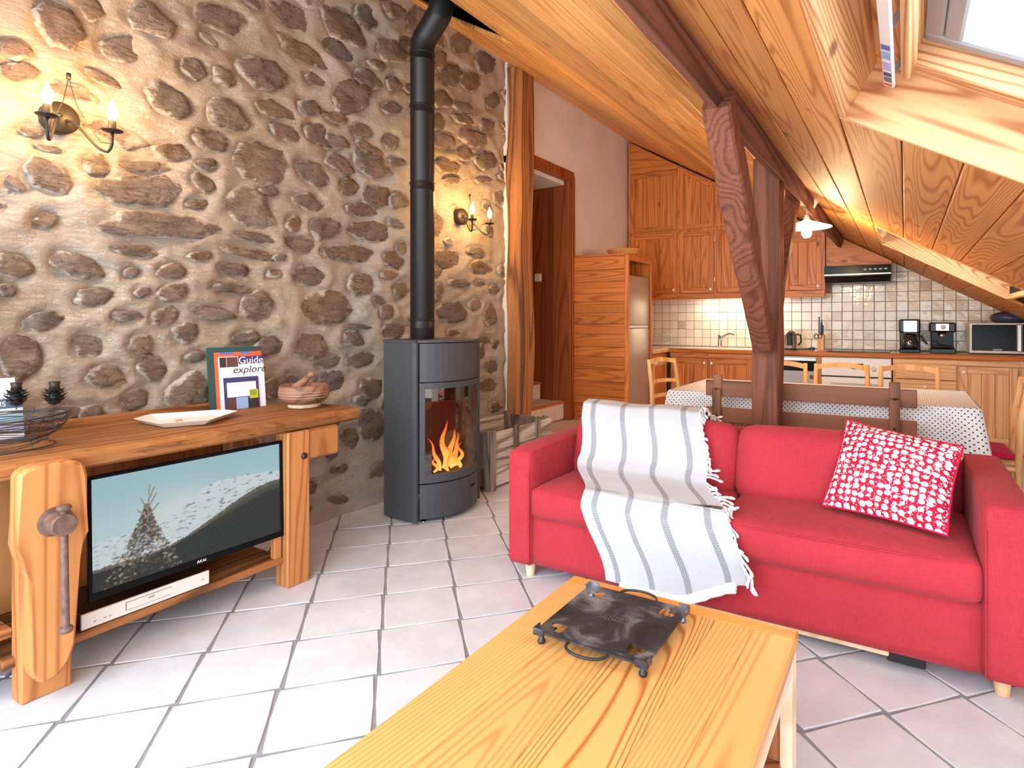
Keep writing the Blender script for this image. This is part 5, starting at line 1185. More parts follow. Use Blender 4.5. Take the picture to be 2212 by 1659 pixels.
def chair():
    t = thing('dining_chair', (0, 0, 0), '', 'chair', 'beech dining chairs', 0.0, True)
    # local: front is -y, back posts at y = +0.19
    def part(nm, g, m='chair'): return ob(nm, g, m, t)
    for sx in (-1, 1):
        g = G(); g.tube([(sx * .175, .185, 0), (sx * .175, .18, .44), (sx * .175, .19, .66), (sx * .172, .225, .885)], [.015, .019, .018, .015], 10); part('back_post', g)
        g = G(); g.tube([(sx * .19, -.19, 0), (sx * .19, -.19, .455)], [.014, .019], 10); part('leg', g)
        g = G(); g.tube([(sx * .19, -.19, .16), (sx * .175, .18, .16)], .010, 8); part('stretcher', g)
        g = G(); g.tube([(sx * .19, -.19, .42), (sx * .175, .18, .42)], .013, 8); part('seat_rail', g)
    g = G(); g.tube([(-.19, -.19, .22), (.19, -.19, .22)], .010, 8); part('stretcher', g)
    for (z, hgt, y, arch) in ((.84, .036, .218, .022), (.68, .030, .20, .008), (.56, .030, .19, .006)):
        vs = []; n = 12
        for i in range(n + 1):
            f = 2 * i / n - 1; x = .172 * f; yy = y + .028 * (1 - f * f); zz = z + arch * (1 - f * f)
            for (dy, dz) in ((-.009, 0), (.009, 0), (.009, hgt), (-.009, hgt)): vs.append((x, yy + dy, zz + dz))
        fs = [(i * 4 + k, i * 4 + (k + 1) % 4, i * 4 + 4 + (k + 1) % 4, i * 4 + 4 + k) for i in range(n) for k in range(4)]
        g = G(); g.add(vs, [f[::-1] for f in fs]); part('back_slat', g)
    g = G(); g.soft((-.19, -.20, .435), (.19, .185, .465), .012, (8, 8, 2), (0, 0, .004)); part('rush_seat', g, 'rush')
    return t
ch0 = chair()
spots = [((-0.41, 4.55), 0, 'beech ladder-back chair behind the table in front of white oven'), ((0.02, 4.55), 0, 'beech ladder-back chair behind the table in front of drawers'),
         ((-0.83, 4.55), 0, 'beech ladder-back chair behind the table, partly hidden by the timber post'), ((-1.58, 4.66), R(72), 'beech ladder-back chair at the far left corner of the table'),
         ((0.345, 4.06), R(-93), 'beech ladder-back chair with a crimson cushion at the right table end')]
for k, ((x, y), rz, lb) in enumerate(spots):
    o = ch0 if k == 0 else dup(ch0)
    o.location = (x, y, 0); o.rotation_euler.z = rz; o['label'] = lb
for o in bpy.data.objects:
    if o.get('local') is not None: del o['local']
g = G(); g.soft((0.17, 3.87, 0.468), (0.50, 4.25, 0.494), .012, (10, 10, 4), (0.004, .004, .008)); cu = thing('seat_cushion', (0.33, 4.06, 0.468), 'crimson seat cushion tied to the chair at the table end', 'cushion'); ob('pad', g, 'red_cushion', cu)
g = G(); g.tube([(0.49, 3.885, 0.49), (0.525, 3.875, 0.49), (0.555, 3.88, 0.488), (0.545, 3.905, 0.488), (0.50, 3.90, 0.49)], 0.009, 6); ob('tie', g, 'red_cushion', cu)
# old bench with a two-rail back
bn = thing('wooden_bench', (-0.5, 3.4, 0), 'dark brown wooden bench with two-rail back at the dining table', 'bench')
for z0, z1 in ((0.755, 0.85), (0.60, 0.69)):
    g = G(); g.box((-1.045, 3.497, z0), (0.052, 3.522, z1), 0.004); ob('back_rail', g, 'benchbrown', bn)
for x in (-1.0, -0.075):
    g = G(); g.box((x, 3.470, 0.0), (x + .052, 3.497, 0.80), 0.004); g.box((x, 3.490, 0.80), (x + .052, 3.524, 0.885), 0.004); bp = ob('back_post', g, 'benchbrown_z', bn)
    for z in (0.80, 0.645): g = G(); g.lathe([(0, .003), (.006, .002), (.007, 0)], (0, 0, 0), 8, Matrix.Translation((x + .026, 3.470, z)) @ Matrix.Rotation(R(90), 4, 'X')); ob('bolt', g, 'iron', bp)
    g = G(); g.box((x, 3.76, 0.0), (x + .05, 3.80, 0.43), 0.004); ob('leg', g, 'benchbrown_z', bn)
g = G(); g.box((-1.045, 3.505, 0.43), (0.05, 3.83, 0.465), 0.004); ob('seat', g, 'benchbrown', bn)

# ================================================================= PENDANT LAMP
pd = thing('pendant_lamp', (-0.605, 4.45, 1.86), 'white glass disc pendant lamp glowing above the dining table', 'lamp')
M_['opal'] = emis('opal_glass', (1, 0.80, 0.48, 1), 5.0)
g = G(); g.lathe([(0.020, 0.055), (0.030, 0.045), (0.10, 0.022), (0.165, 0.0), (0.167, -0.003), (0.10, 0.016), (0.028, 0.036)], (-0.605, 4.45, 1.868), 40); ob('shade', g, 'opal', pd)
g = G(); g.lathe([(0.0, -0.075), (0.02, -0.072), (0.034, -0.05), (0.034, -0.035), (0.02, -0.01), (0.015, 0.01), (0.0, 0.012)], (-0.605, 4.45, 1.868), 20); ob('bulb', g, 'bulb', pd)
g = G(); g.lathe([(0.0, 0.09), (0.012, 0.088), (0.022, 0.05), (0.022, 0.02)], (-0.605, 4.45, 1.868), 16); ob('bulb_holder', g, 'white_plastic', pd)
g = G(); g.tube([(-0.605, 4.45, 1.95), (-0.603, 4.45, 2.045)], 0.003, 6); ob('cord', g, 'white_plastic', pd)
g = G(); g.lathe([(0.0, 0.0), (0.034, 0.0), (0.045, 0.07), (0.0, 0.07)], (0, 0, 0), 20, Matrix.Translation((-0.585, 4.45, 2.012)) @ Matrix.Rotation(R(22), 4, 'Y')); ob('ceiling_cup', g, 'white_plastic', pd)
lt = bpy.data.lights.new('pendant_light', 'POINT'); lt.energy = 40; lt.color = (1.0, 0.72, 0.40); lt.shadow_soft_size = 0.06
lo = bpy.data.objects.new('pendant_light', lt); COL.objects.link(lo); lo.location = (-0.605, 4.45, 1.74); lo.parent = pd; lo.matrix_parent_inverse = Matrix.Translation(-pd.location)

# ================================================================= KITCHEN
def knob(par, x, y, z, ax='y', r=0.016):
    Mx = Matrix.Translation((x, y, z)) @ (Matrix.Rotation(R(90), 4, 'X') if ax == 'y' else Matrix.Rotation(R(90), 4, 'Y'))
    g = G(); g.lathe([(0.006, 0.0), (0.006, 0.01), (r, 0.014), (r, 0.022), (r * .7, 0.026), (0.0, 0.027)], (0, 0, 0), 14, Mx); k = ob('knob', g, 'white', par)
    g = G(); g.lathe([(0.0045, 0.0268), (0.0045, 0.0285), (0.0, 0.029)], (0, 0, 0), 8, Mx); ob('knob_screw', g, 'iron', k) if par.parent is None else None
    return k
def pdoor(par, x0, x1, z0, z1a, z1b, y, mats=('cab_z', 'cab_x'), sl=0.055, n=3, th=0.022):
    """framed door in the plane y (front), facing -y; top may slope from z1a (left) to z1b (right); centre of n boards"""
    zt = lambda x: z1a + (z1b - z1a) * (x - x0) / (x1 - x0)
    def quad(g, xa, xb, za0, zb0, za1, zb1, ya, yb, bev=0.003): g.hexa([(xa, ya, za0), (xb, ya, zb0), (xb, yb, zb0), (xa, yb, za0), (xa, ya, za1), (xb, ya, zb1), (xb, yb, zb1), (xa, yb, za1)], bev)
    g = G(); quad(g, x0, x0 + sl, z0, z0, zt(x0), zt(x0 + sl), y, y + th); 
    d = ob('door', g, mats[0], par); g = G(); quad(g, x1 - sl, x1, z0, z0, zt(x1 - sl), zt(x1), y, y + th); ob('stile', g, mats[0], d)
    g = G(); quad(g, x0 + sl, x1 - sl, z0, z0, z0 + sl, z0 + sl, y + .001, y + th); ob('rail', g, mats[1], d)
    g = G(); quad(g, x0 + sl, x1 - sl, zt(x0 + sl) - sl, zt(x1 - sl) - sl, zt(x0 + sl), zt(x1 - sl), y + .001, y + th); ob('rail', g, mats[1], d)
    w = (x1 - x0 - 2 * sl) / n
    for i in range(n):
        a = x0 + sl + i * w; g = G(); quad(g, a + .001, a + w - .001, z0 + sl, z0 + sl, zt(a) - sl, zt(a + w) - sl, y + .009 - (.002 if i == n // 2 else 0), y + th - .002, 0.003); ob('panel_board', g, mats[0], d)
    return d
# upper cabinets following the roof
YU = 6.655
edges = [-2.955, -2.33, -1.89, -1.45, -1.16, -0.727]
names = ['widest stained pine wall cabinet beside the white wall', 'second stained pine wall cabinet, its top door cut to the roof slope', 'third stained pine wall cabinet, left of the timber post', 'narrow stained pine wall cabinet behind the timber post', 'stained pine wall cabinet between the pendant lamp and cooker hood']
for k, (a, b) in enumerate(zip(edges, edges[1:])):
    c = thing('wall_cabinet', ((a + b) / 2, 6.85, 1.52), names[k], 'cabinet', 'stained pine wall cabinets')
    ra, rb = roof(a) - 0.03, roof(b) - 0.03
    g = G(); g.prism([(a + .002, 1.52), (b - .002, 1.52), (b - .002, rb), (a + .002, ra)], YU + .024, 6.99, 1); ob('carcase', g, 'cab_z', c)
    g = G(); g.prism([(a, 1.52), (a + .022, 1.52), (a + .022, ra - .02), (a, ra - .01)], YU + .004, YU + .026, 1); ob('stile', g, 'cab_z', c)
    if k == 4: g = G(); g.prism([(b - .03, 1.52), (b, 1.52), (b, rb), (b - .03, rb)], YU + .004, YU + .026, 1); ob('stile', g, 'cab_z', c)
    bb = b - (.03 if k == 4 else .004)
    lowtop = min(2.25, rb - 0.03)
    d = pdoor(c, a + .024, bb, 1.535, lowtop, lowtop, YU, n=3 if b - a > .35 else 2)
    if k < 5: knob(d, bb - .035, YU, 1.575)
    for z in (1.66, 2.12): 
        if lowtop > z + 0.05 and k < 4: g = G(); g.box((b - .002, YU - .004, z), (b + .006, YU + .004, z + .05), 0.001); ob('hinge', g, 'steel', c)
    if k == 0:
        pdoor(c, a + .024, bb, 2.285, 3.0, 3.0, YU); g = G(); g.prism([(a + .024, 3.01), (bb, 3.01), (bb, rb), (a + .024, ra)], YU + .006, YU + .02, 1); ob('filler_board', g, 'cab_x', c)
    elif k < 4:
        pdoor(c, a + .024, bb, 2.285, ra - .03, rb - .02, YU, n=3 if k < 3 else 1)
    g = G(); g.box((a, YU - .004, 1.462), (b, YU + .02, 1.53), 0.004); ob('valance', g, 'cab_x', c)
# under-cabinet strip light
g = G(); g.box((-2.1, 6.80, 1.49), (-1.25, 6.84, 1.515), 0.003); M_['tube'] = emis('strip_tube', (1, 0.93, 0.8, 1), 6.0); sl_ = thing('strip_light', (-1.7, 6.82, 1.5), 'lit strip light under the wall cabinets above the sink', 'lamp'); ob('tube', g, 'tube', sl_)
g = G(); g.box((-2.15, 6.79, 1.512), (-1.2, 6.85, 1.522)); ob('housing', g, 'white_plastic', sl_)
lt = bpy.data.lights.new('strip_area', 'AREA'); lt.shape = 'RECTANGLE'; lt.size = 0.85; lt.size_y = 0.04; lt.energy = 6; lt.color = (1, 0.92, 0.78)
lo = bpy.data.objects.new('strip_area', lt); COL.objects.link(lo); lo.location = (-1.68, 6.82, 1.485); lo.parent = sl_; lo.matrix_parent_inverse = Matrix.Translation(-sl_.location)
# cooker hood and the boxed panel over it
g = G(); g.prism([(-0.722, 1.77), (-0.12, 1.77), (-0.12, roof(-0.12) - .01), (-0.722, roof(-0.722) - .01)], 6.70, 6.99, 1); hp_ = tag(ob('hood_casing', g, 'cab_x'), 'stained pine panel filling the slope above the cooker hood', 'panel')
hd = thing('cooker_hood', (-0.42, 6.8, 1.6), 'slim black cooker hood under the sloping ceiling', 'hood')
g = G(); g.box((-0.722, 6.55, 1.655), (-0.122, 6.98, 1.765), 0.004); ob('body', g, 'black_gloss', hd)
g = G(); g.hexa([(-0.715, 6.62, 1.60), (-0.13, 6.62, 1.60), (-0.13, 6.97, 1.60), (-0.715, 6.97, 1.60), (-0.722, 6.555, 1.655), (-0.122, 6.555, 1.655), (-0.122, 6.98, 1.655), (-0.722, 6.98, 1.655)]); ob('grille', g, 'black_plastic', hd)
for k in range(5): g = G(); g.box((-0.36 + k * .045, 6.546, 1.715), (-0.335 + k * .045, 6.551, 1.728), 0.001); ob('button', g, 'alu', hd)
g = G(); g.box((-0.722, 6.545, 1.67), (-0.122, 6.551, 1.682), 0.001); ob('trim_strip', g, 'steel', hd)
# worktop, L shaped: tiled top + wooden nosing
YC = 6.385
wt = thing('worktop', (-0.8, 6.7, 0.86), 'tiled kitchen worktop with rounded wooden edge', 'worktop')
M_['topsurf'] = pbr('worktop_tile', sr(214, 200, 184), 0.25, var=0.08, ns=20)
g = G(); g.box((-2.97, YC + .03, 0.862), (1.65, 6.988, 0.898), 0.002); g.box((-2.97, 5.92, 0.862), (-2.37, YC + .03, 0.898), 0.002); ob('surface', g, 'topsurf', wt)
g = G(); g.box((-2.36, YC - .005, 0.852), (1.65, YC + .03, 0.899), 0.012, None, 2); ob('edge_moulding', g, 'cab_x', wt)
g = G(); g.box((-2.372, 5.92, 0.852), (-2.335, YC - .005, 0.899), 0.012, None, 2); ob('edge_moulding', g, 'low_x', wt)
# lower units
def unit(name, a, b, label, mats, build):
    c = thing(name, ((a + b) / 2, 6.7, 0), label, 'cabinet', 'lower kitchen units'); g = G(); g.box((a + .001, YC + .045, 0.0), (b - .001, 6.98, 0.855)); ob('carcase', g, mats[0], c)
    g = G(); g.box((a, YC + .02, 0.80), (b, YC + .046, 0.852), 0.002); ob('top_rail', g, mats[1], c); build(c); return c
def two(a, b, mats, kn=True, side='r'):
    def f(c):
        d = pdoor(c, a + .012, b - .012, 0.11, 0.795, 0.795, YC + .018, mats, 0.06, 3)
        knob(d, (b - .04) if side == 'r' else (a + .042), YC + .018, 0.745)
    return f
M3 = ('cab_z', 'cab_x'); M4 = ('low_z', 'low_x')
unit('base_cabinet', -2.33, -1.885, 'pine base cabinet left of the sink door with knob at right', M3, two(-2.33, -1.885, M3, True, 'r'))
unit('base_cabinet', -1.885, -1.40, 'pine base cabinet under the tap with knob at left', M3, two(-1.885, -1.40, M3, True, 'l'))
unit('base_cabinet', 0.415, 0.86, 'pale pine base cabinet below the microwave', M4, two(0.415, 0.86, M4, True, 'l'))
unit('base_cabinet', 0.86, 1.5, 'pale pine base cabinet at the far right end of worktop', M4, two(0.86, 1.5, M4, True, 'r'))
def drawers(c):
    for z0, z1 in ((0.665, 0.80), (0.50, 0.655), (0.31, 0.49), (0.11, 0.30)):
        g = G(); g.box((-0.085, YC + .012, z0), (0.40, YC + .034, z1), 0.004); d = ob('drawer', g, 'low_x', c); knob(d, 0.155, YC + .012, (z0 + z1) / 2 + .02)
unit('drawer_unit', -0.105, 0.415, 'pale pine drawer unit right of the white oven', M4, drawers)
rc = thing('base_cabinet', (-2.65, 6.15, 0), 'narrow pine base cabinet between fridge housing and corner', 'cabinet', 'lower kitchen units')
g = G(); g.box((-2.96, 5.925, 0), (-2.375, 6.42, 0.86)); ob('carcase', g, 'cab_z', rc)
g = G(); g.box((-2.376, 5.94, 0.11), (-2.354, 6.37, 0.79), 0.004); d = ob('door', g, 'low_z', rc)
g = G(); g.box((-2.355, 6.0, 0.17), (-2.350, 6.31, 0.72), 0.003); ob('panel_board', g, 'cab_z', d)
knob(d, -2.354, 5.99, 0.75, 'x')
# dishwasher and oven
dw = thing('dishwasher', (-1.07, 6.7, 0), 'steel dishwasher with black control strip', 'dishwasher')
g = G(); g.box((-1.375, YC + .03, 0.10), (-0.775, 6.95, 0.845), 0.003); ob('body', g, 'white', dw)
g = G(); g.box((-1.37, YC + .008, 0.10), (-0.78, YC + .03, 0.70), 0.004); ob('door', g, 'alu', dw)
g = G(); g.box((-1.37, YC + .006, 0.70), (-0.78, YC + .03, 0.80), 0.003); cp = ob('control_strip', g, 'black_gloss', dw)
g = G(); g.box((-1.37, YC + .004, 0.80), (-0.78, YC + .03, 0.835), 0.003); ob('handle_strip', g, 'steel', dw)
g = G(); g.box((-0.84, YC + .004, 0.62), (-0.80, YC + .009, 0.66), 0.001); ob('badge', g, 'p_brown', dw)
ov = thing('oven', (-0.425, 6.7, 0), 'white built-in oven below the hob', 'oven')
g = G(); g.box((-0.735, YC + .03, 0.10), (-0.115, 6.95, 0.848), 0.003); ob('body', g, 'white', ov)
g = G(); g.box((-0.73, YC + .006, 0.665), (-0.12, YC + .03, 0.84), 0.004); pn = ob('control_panel', g, 'white', ov)
g = G(); g.prism([(-0.52 + .17 * k / 10, 0.79 - 0.055 * math.sin(PI * k / 10) ** 0.7) for k in range(11)], YC + .002, YC + .008, 1); ob('display', g, 'black_gloss', pn)
g = G(); g.lathe([(0, .03), (.02, .028), (.024, .0)], (0, 0, 0), 18, Matrix.Translation((-0.265, YC + .006, 0.745)) @ Matrix.Rotation(R(90), 4, 'X')); ob('dial', g, 'white_plastic', pn)
g = G(); g.box((-0.73, YC + .004, 0.11), (-0.12, YC + .03, 0.65), 0.004); od = ob('door', g, 'white', ov)
g = G(); g.box((-0.64, YC + .0, 0.22), (-0.21, YC + .006, 0.545), 0.004); ob('window', g, 'black_gloss', od)
g = G(); g.tube([(-0.64, YC - .03, 0.605), (-0.21, YC - .03, 0.605)], 0.011, 10); g.box((-0.635, YC - .03, 0.597), (-0.615, YC + .005, 0.613)); g.box((-0.235, YC - .03, 0.597), (-0.215, YC + .005, 0.613)); ob('handle', g, 'white', od)
g = G(); g.box((-0.735, YC + .02, 0.652), (-0.115, YC + .025, 0.664)); ob('gap', g, 'black_plastic', ov)
g = G(); g.box((-0.70, 6.46, 0.898), (-0.13, 6.95, 0.904), 0.002); tag(ob('hob', g, 'black_gloss'), 'black glass hob set in the worktop under the hood', 'hob')
# posts between the appliances
for x0_, x1_, lb in ((-0.775, -0.735, 'narrow pine filler post between dishwasher and oven'), (-1.40, -1.375, 'narrow pine filler post left of the dishwasher')):
    g = G(); g.box((x0_, YC + .015, 0.0), (x1_, 6.9, 0.853), 0.002); tag(ob('filler_post', g, 'cab_z'), lb, 'post')
# ---- fridge and its plank housing
fh = thing('fridge_housing', (-2.66, 5.6, 0.19), 'stained pine plank housing around the fridge', 'cabinet')
FY0, FY1, FX0, FX1, FT = 5.285, 5.905, -2.965, -2.345, 1.858
zb = [0.19, 0.275, 0.365, 0.45, 0.60, 0.72, 0.85, 0.945, 1.075, 1.18, 1.29, 1.40, 1.485, 1.60, 1.72, FT]
for a, b in zip(zb, zb[1:]): g = G(); g.box((FX0, FY0, a + .0015), (FX1 - .045, FY0 + .02, b - .0015), 0.004); ob('plank', g, 'cab_x', fh)
g = G(); g.box((FX1 - .045, FY0 - .002, 0.19), (FX1, FY0 + .022, FT), 0.003); ob('front_post', g, 'cab_z', fh)
g = G(); g.box((FX1 - .03, FY1 - .025, 0.19), (FX1, FY1, FT), 0.003); ob('front_post', g, 'cab_z', fh)
g = G(); g.box((FX0, FY0, FT), (FX1, FY1, FT + .018), 0.004); ob('top_board', g, 'cab_x', fh)
g = G(); g.box((FX1 - .03, FY0 + .022, FT - .05), (FX1, FY1 - .025, FT), 0.003); ob('head_rail', g, 'cab_z', fh)
g = G(); g.box((FX0, FY1 - .02, 0.0), (FX1 - .03, FY1, FT), 0.002); g.box((FX0, FY0 + .02, 0.0), (FX0 + .02, FY1 - .02, FT)); ob('side_panel', g, 'cab_z', fh)
fr = thing('fridge', (-2.66, 5.6, 0.19), 'two-door steel fridge-freezer inside the pine housing', 'fridge')
M_['fridge_door'] = pbr('fridge_steel', sr(196, 184, 170), 0.32, 0.55)
g = G(); g.box((-2.93, FY0 + .04, 0.20), (-2.42, FY1 - .045, 1.66), 0.006); ob('body', g, 'white_plastic', fr)
g = G(); g.box((-2.42, FY0 + .04, 1.165), (-2.362, FY1 - .045, 1.665), 0.012, None, 2); ob('freezer_door', g, 'fridge_door', fr)
g = G(); g.box((-2.42, FY0 + .04, 0.22), (-2.362, FY1 - .045, 1.135), 0.012, None, 2); ob('fridge_door', g, 'fridge_door', fr)
g = G(); g.box((-2.41, FY0 + .04, 1.137), (-2.37, FY1 - .05, 1.163), 0.002); ob('handle_recess', g, 'white_plastic', fr)
wbk = thing('wicker_tray', (-2.46, 5.42, FT + .018), 'flat round wicker basket on top of the fridge housing', 'basket')
for k in range(4):
    r = 0.115 + 0.008 * k; z = FT + .026 + k * .013
    pts = [(-2.47 + r * 1.25 * math.cos(2 * PI * i / 40), 5.45 + r * math.sin(2 * PI * i / 40), z + .002 * math.sin(i * 2.6)) for i in range(41)]
    g = G(); g.tube(pts, 0.008, 6, False); ob('woven_band', g, 'wicker', wbk)
g = G(); g.lathe([(0, 0), (.12, 0), (.12, .006), (0, .006)], (-2.47, 5.45, FT + .019), 30); ob('base', g, 'wicker', wbk)
# ---- small things on the worktop
ZC_ = 0.898
kt = thing('electric_kettle', (-1.065, 6.62, ZC_), 'steel and black cordless electric kettle on the worktop by the timber post', 'kettle')
g = G(); g.lathe([(0, 0), (.062, 0), (.065, .01), (.07, .03), (.072, .08), (.066, .15), (.05, .185), (.02, .195), (0, .196)], (-1.065, 6.62, ZC_ + .012), 24); ob('body', g, 'steel', kt)
g = G(); g.box((-1.085, 6.545, ZC_ + .05), (-1.03, 6.565, ZC_ + .18), 0.008); ob('water_window', g, 'black_gloss', kt)
g = G(); g.lathe([(0, 0), (.08, 0), (.08, .01), (0, .012)], (-1.065, 6.62, ZC_), 24); ob('base', g, 'black_plastic', kt)
g = G(); g.tube([(-1.0, 6.62, ZC_ + .17), (-.96, 6.62, ZC_ + .16), (-.955, 6.62, ZC_ + .09), (-.985, 6.62, ZC_ + .05)], 0.010, 8); ob('handle', g, 'black_plastic', kt)
g = G(); g.tube([(-1.0, 6.60, ZC_ + .008), (-.93, 6.58, ZC_ + .008), (-.86, 6.60, ZC_ + .012), (-.84, 6.62, ZC_ + .02)], 0.006, 6); g.box((-.875, 6.60, ZC_ + .003), (-.82, 6.64, ZC_ + .035), 0.008); tag(ob('loose_plug', g, 'black_plastic'), 'black cable and plug lying beside the kettle', 'cable')
kb = thing('knife_block', (-0.765, 6.68, ZC_), 'wooden knife block holding knives and scissors beside the hob', 'knife block')
g = G(); g.box((-0.80, 6.64, ZC_), (-0.735, 6.74, ZC_ + .165), 0.006); ob('block', g, 'chair', kb)
for k, (dx, dz) in enumerate(((-.018, .19), (0.0, .13), (.018, .10), (.004, .16))):
    g = G(); g.box((-0.767 + dx - .007, 6.66 + .012 * k, ZC_ + .165), (-0.767 + dx + .007, 6.675 + .012 * k, ZC_ + .165 + dz), 0.003); ob('knife_handle', g, 'black_plastic', kb)
for sx in (-1, 1):
    g = G(); g.tube([(-0.79 + sx * .018 + .018 * math.cos(t), 6.632, ZC_ + .15 + .024 * math.sin(t)) for t in [2 * PI * i / 14 for i in range(15)]], 0.004, 6, False); ob('scissor_ring', g, 'black_plastic', kb)
cm = thing('coffee_maker', (0.04, 6.72, ZC_), 'filter coffee maker with steel top and glass jug', 'coffee maker')
g = G(); g.box((-.055, 6.62, ZC_), (.125, 6.84, ZC_ + .035), 0.008); ob('base', g, 'black_plastic', cm)
g = G(); g.box((-.05, 6.76, ZC_ + .035), (.12, 6.84, ZC_ + .32), 0.006); ob('tower', g, 'black_plastic', cm)
g = G(); g.box((-.055, 6.63, ZC_ + .195), (.125, 6.84, ZC_ + .325), 0.012); ob('filter_housing', g, 'black_plastic', cm)
g = G(); g.box((-.02, 6.622, ZC_ + .20), (.10, 6.632, ZC_ + .315), 0.004); ob('steel_panel', g, 'steel', cm)
g = G(); g.lathe([(0, 0), (.062, 0), (.075, .03), (.076, .06), (.058, .11), (.05, .125)], (.035, 6.69, ZC_ + .037), 24); ob('jug', g, 'jug_glass', cm)
g = G(); g.lathe([(.052, .0), (.055, .012), (.03, .022), (0, .024)], (.035, 6.69, ZC_ + .16), 20); ob('jug_lid', g, 'black_plastic', cm)
g = G(); g.tube([(.09, 6.68, ZC_ + .165), (.135, 6.665, ZC_ + .16), (.165, 6.655, ZC_ + .11), (.18, 6.65, ZC_ + .085)], 0.010, 8); ob('jug_handle', g, 'black_plastic', cm)
es_ = thing('espresso_machine', (0.31, 6.74, ZC_), 'black espresso machine with round gauge beside the microwave', 'espresso machine')
g = G(); g.box((.205, 6.62, ZC_), (.41, 6.86, ZC_ + .045), 0.006); ob('drip_tray', g, 'black_plastic', es_)
g = G(); g.box((.215, 6.75, ZC_ + .045), (.40, 6.86, ZC_ + .23), 0.006); ob('body', g, 'black_gloss', es_)
g = G(); g.box((.20, 6.66, ZC_ + .20), (.415, 6.86, ZC_ + .295), 0.012); ob('head', g, 'black_plastic', es_)
g = G(); g.box((.25, 6.652, ZC_ + .215), (.36, 6.662, ZC_ + .285), 0.003); ob('front_plate', g, 'steel', es_)
g = G(); g.lathe([(0, .012), (.019, .01), (.022, 0)], (0, 0, 0), 20, Matrix.Translation((.312, 6.652, ZC_ + .25)) @ Matrix.Rotation(R(90), 4, 'X')); ob('gauge', g, 'white_plastic', es_)
g = G(); g.lathe([(.034, .0), (.034, .035), (0, .036)], (.305, 6.71, ZC_ + .165), 20); ob('brew_head', g, 'chrome', es_)
g = G(); g.tube([(.25 + .028 * math.cos(t), 6.63, ZC_ + .085 + .028 * math.sin(t)) for t in [2 * PI * i / 18 for i in range(19)]], 0.005, 6, False); g.tube([(.275, 6.63, ZC_ + .075), (.40, 6.63, ZC_ + .055)], 0.010, 8); ob('filter_holder', g, 'black_plastic', es_)
mw = thing('microwave', (0.77, 6.8, ZC_), 'silver microwave with dark glass door on the worktop', 'microwave')
g = G(); g.box((0.515, 6.62, ZC_ + .01), (1.03, 6.95, ZC_ + .29), 0.006); ob('case', g, 'silver', mw)
g = G(); g.box((0.535, 6.612, ZC_ + .035), (0.89, 6.622, ZC_ + .275), 0.006); md = ob('door_glass', g, 'black_gloss', mw)
g = G(); g.box((0.865, 6.595, ZC_ + .03), (0.905, 6.62, ZC_ + .28), 0.008); ob('door_handle', g, 'steel', mw)
g = G(); g.box((0.91, 6.614, ZC_ + .03), (1.02, 6.622, ZC_ + .28), 0.002); ob('control_panel', g, 'black_gloss', mw)
g = G(); g.box((0.69, 6.6105, ZC_ + .042), (0.76, 6.6125, ZC_ + .052)); ob('badge', g, 'alu', mw)
for x in (0.55, 0.99):
    for y in (6.65, 6.92): g = G(); g.box((x, y, ZC_), (x + .02, y + .02, ZC_ + .012)); ob('foot', g, 'black_plastic', mw)
M_['navy'] = pbr('navy_enamel', sr(58, 64, 92), 0.35)
g = G(); g.lathe([(0, 0.0), (.09, 0), (.13, .02), (.145, .05), (.13, .08), (.08, .10), (0, .105)], (.83, 6.80, ZC_ + .29), 28); tag(ob('casserole_lid', g, 'navy'), 'round dark blue dish on top of the microwave', 'dish')
# tap and dish rack
tp_ = thing('kitchen_tap', (-1.88, 6.86, ZC_), 'chrome mixer tap at the sink', 'tap')
g = G(); g.lathe([(0, 0), (.03, 0), (.026, .02), (.022, .10), (.026, .15), (0, .155)], (-1.88, 6.86, ZC_), 18); ob('body', g, 'chrome', tp_)
g = G(); g.tube([(-1.875, 6.85, ZC_ + .10), (-1.80, 6.80, ZC_ + .145), (-1.72, 6.75, ZC_ + .17), (-1.68, 6.73, ZC_ + .155)], [.018, .016, .015, .018], 10); ob('spout', g, 'chrome', tp_)
dk = thing('dish_rack', (-2.6, 6.5, ZC_), 'pale wire dish rack in the corner of the worktop', 'rack')
M_['pale_wire'] = pbr('pale_wire', sr(196, 206, 188), 0.4)
for z, s_ in ((.06, 1.0), (.16, .9)):
    g = G(); g.tube([(-2.6 + .20 * s_ * cx_, 6.55 + .16 * s_ * cy_, ZC_ + z) for cx_, cy_ in ((-1, -1), (1, -1), (1, 1), (-1, 1), (-1, -1))], 0.004, 6); ob('rail', g, 'pale_wire', dk)
for k in range(9):
    x = -2.78 + k * .045; g = G(); g.tube([(x, 6.40, ZC_ + .16), (x + .03, 6.42, ZC_ + .05), (x + .03, 6.68, ZC_ + .05), (x, 6.70, ZC_ + .16)], 0.0025, 5); ob('wire', g, 'pale_wire', dk)
for x in (-2.78, -2.42):
    for y in (6.41, 6.69): g = G(); g.tube([(x, y, ZC_), (x, y, ZC_ + .16)], 0.004, 6); ob('leg', g, 'pale_wire', dk)
cb_ = thing('cutting_board', (-2.41, 5.94, ZC_), 'wooden cutting board leaning against the fridge housing', 'board')
g = G(); g.prism([(-2.62, ZC_ + .001), (-2.36, ZC_ + .001), (-2.355, ZC_ + .27), (-2.38, ZC_ + .30), (-2.60, ZC_ + .30), (-2.62, ZC_ + .27)], 5.915, 5.933, 1); ob('board', g, 'low_x', cb_)
g = G(); g.box((-2.358, 5.916, ZC_ + .13), (-2.353, 5.932, ZC_ + .20), .001); ob('edge_handle', g, 'cab_x', cb_)
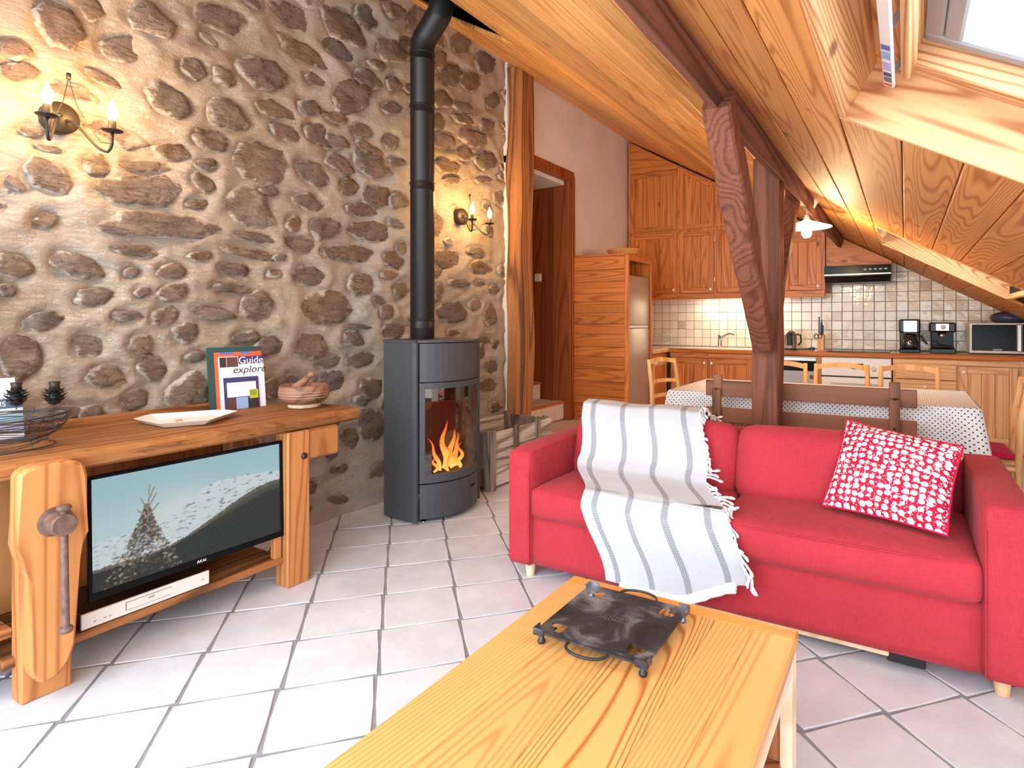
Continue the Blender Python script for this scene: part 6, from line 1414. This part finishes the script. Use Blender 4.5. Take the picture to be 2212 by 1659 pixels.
for x, z, lb in ((-0.90, 1.055, 'white wall socket between kettle and knife block'), (0.17, 1.06, 'white wall socket between the two coffee machines')):
    s_ = thing('wall_socket', (x, 6.985, z), lb, 'socket', 'sockets on the kitchen tiles'); g = G(); g.box((x - .04, 6.972, z - .04), (x + .04, 6.99, z + .04), .004); ob('plate', g, 'white_plastic', s_)
    g = G(); g.lathe([(.022, .004), (.024, .006), (.020, .006), (.018, .0), (0, -.004)], (0, 0, 0), 18, Matrix.Translation((x, 6.971, z)) @ Matrix.Rotation(R(90), 4, 'X')); ob('outlet', g, 'white_plastic', s_)
g = G(); g.soft((-1.0, 6.955, 1.0), (-.955, 6.965, 1.01), .003, (2, 2, 2))
ph = thing('cord_holder', (-0.86, 6.97, 1.03), 'small orange ring hook on the tiles beside the knife block', 'hook'); g = G(); g.tube([(-.855 + .028 * math.cos(t), 6.975, 1.03 + .028 * math.sin(t)) for t in [2 * PI * i / 18 for i in range(19)]], .005, 6, False); M_['amber'] = pbr('amber_plastic', sr(230, 170, 90), .4); ob('ring', g, 'amber', ph)

# ================================================================= ROOF WINDOW DETAILS
def rl6(g, sa, sb, yc, yd, da, db, bev=0.002): g.hexa([RL(sa,yc,da),RL(sb,yc,da),RL(sb,yd,da),RL(sa,yd,da),RL(sa,yc,db),RL(sb,yc,db),RL(sb,yd,db),RL(sa,yd,db)], bev)
br = thing('blind_rail', RL(-0.12, 1.9, 0.12), 'white blind guide rail with blue and red stickers beside roof window', 'rail')
g = G(); rl6(g, -0.125, -0.095, 1.2, 1.985, 0.105, 0.117); rail = ob('rail', g, 'white_plastic', br)
for ya_, yb_, m_ in ((1.955, 1.972, 'p_red'), (1.905, 1.94, 'p_slate'), (1.87, 1.895, 'p_navy'), (1.79, 1.85, 'p_lilac'), (1.72, 1.77, 'p_sky'), (1.68, 1.71, 'p_blue')):
    g = G(); rl6(g, -0.121, -0.099, ya_, yb_, 0.1035, 0.1052, 0); ob('sticker', g, m_, rail)
for y in (1.93, 1.62, 1.3): g = G(); rl6(g, -0.115, -0.10, y, y + .006, 0.115, 0.18); ob('bracket', g, 'alu', br)
g = G(); rl6(g, -0.088, -0.066, 1.2, 1.955, 0.13, 0.176); ob('wood_strip', g, 'lining_y', br)
M_['leaf'] = pbr('dry_leaf', sr(150, 156, 110), .7)
lf = G(); lc = Vector(RL(0.235, 1.80, 0.272)); e1 = Vector((CT, 0, -ST)); nn = Vector((ST, 0, CT))
pts = [(-.022, 0), (-.012, .010), (.004, .012), (.018, .006), (.026, 0), (.018, -.006), (.004, -.011), (-.012, -.009)]
ax = (e1 * .7 + Vector((0, -.7, 0))).normalized(); ay = nn.cross(ax)
lf.add([lc + ax * a + ay * b + nn * (.002 + .003 * math.sin(a * 120)) for a, b in pts] + [lc + ax * a + ay * b + nn * (.001 + .003 * math.sin(a * 120)) for a, b in pts], [tuple(range(8)), tuple(range(15, 7, -1))] + [(i, (i + 1) % 8, 8 + (i + 1) % 8, 8 + i) for i in range(8)])
lf.tube([lc + ax * .026 + nn * .002, lc + ax * .042 + ay * .004 + nn * .003], .0008, 5); tag(ob('fallen_leaf', lf, 'leaf'), 'small dry leaf lying on the roof window glass', 'leaf')
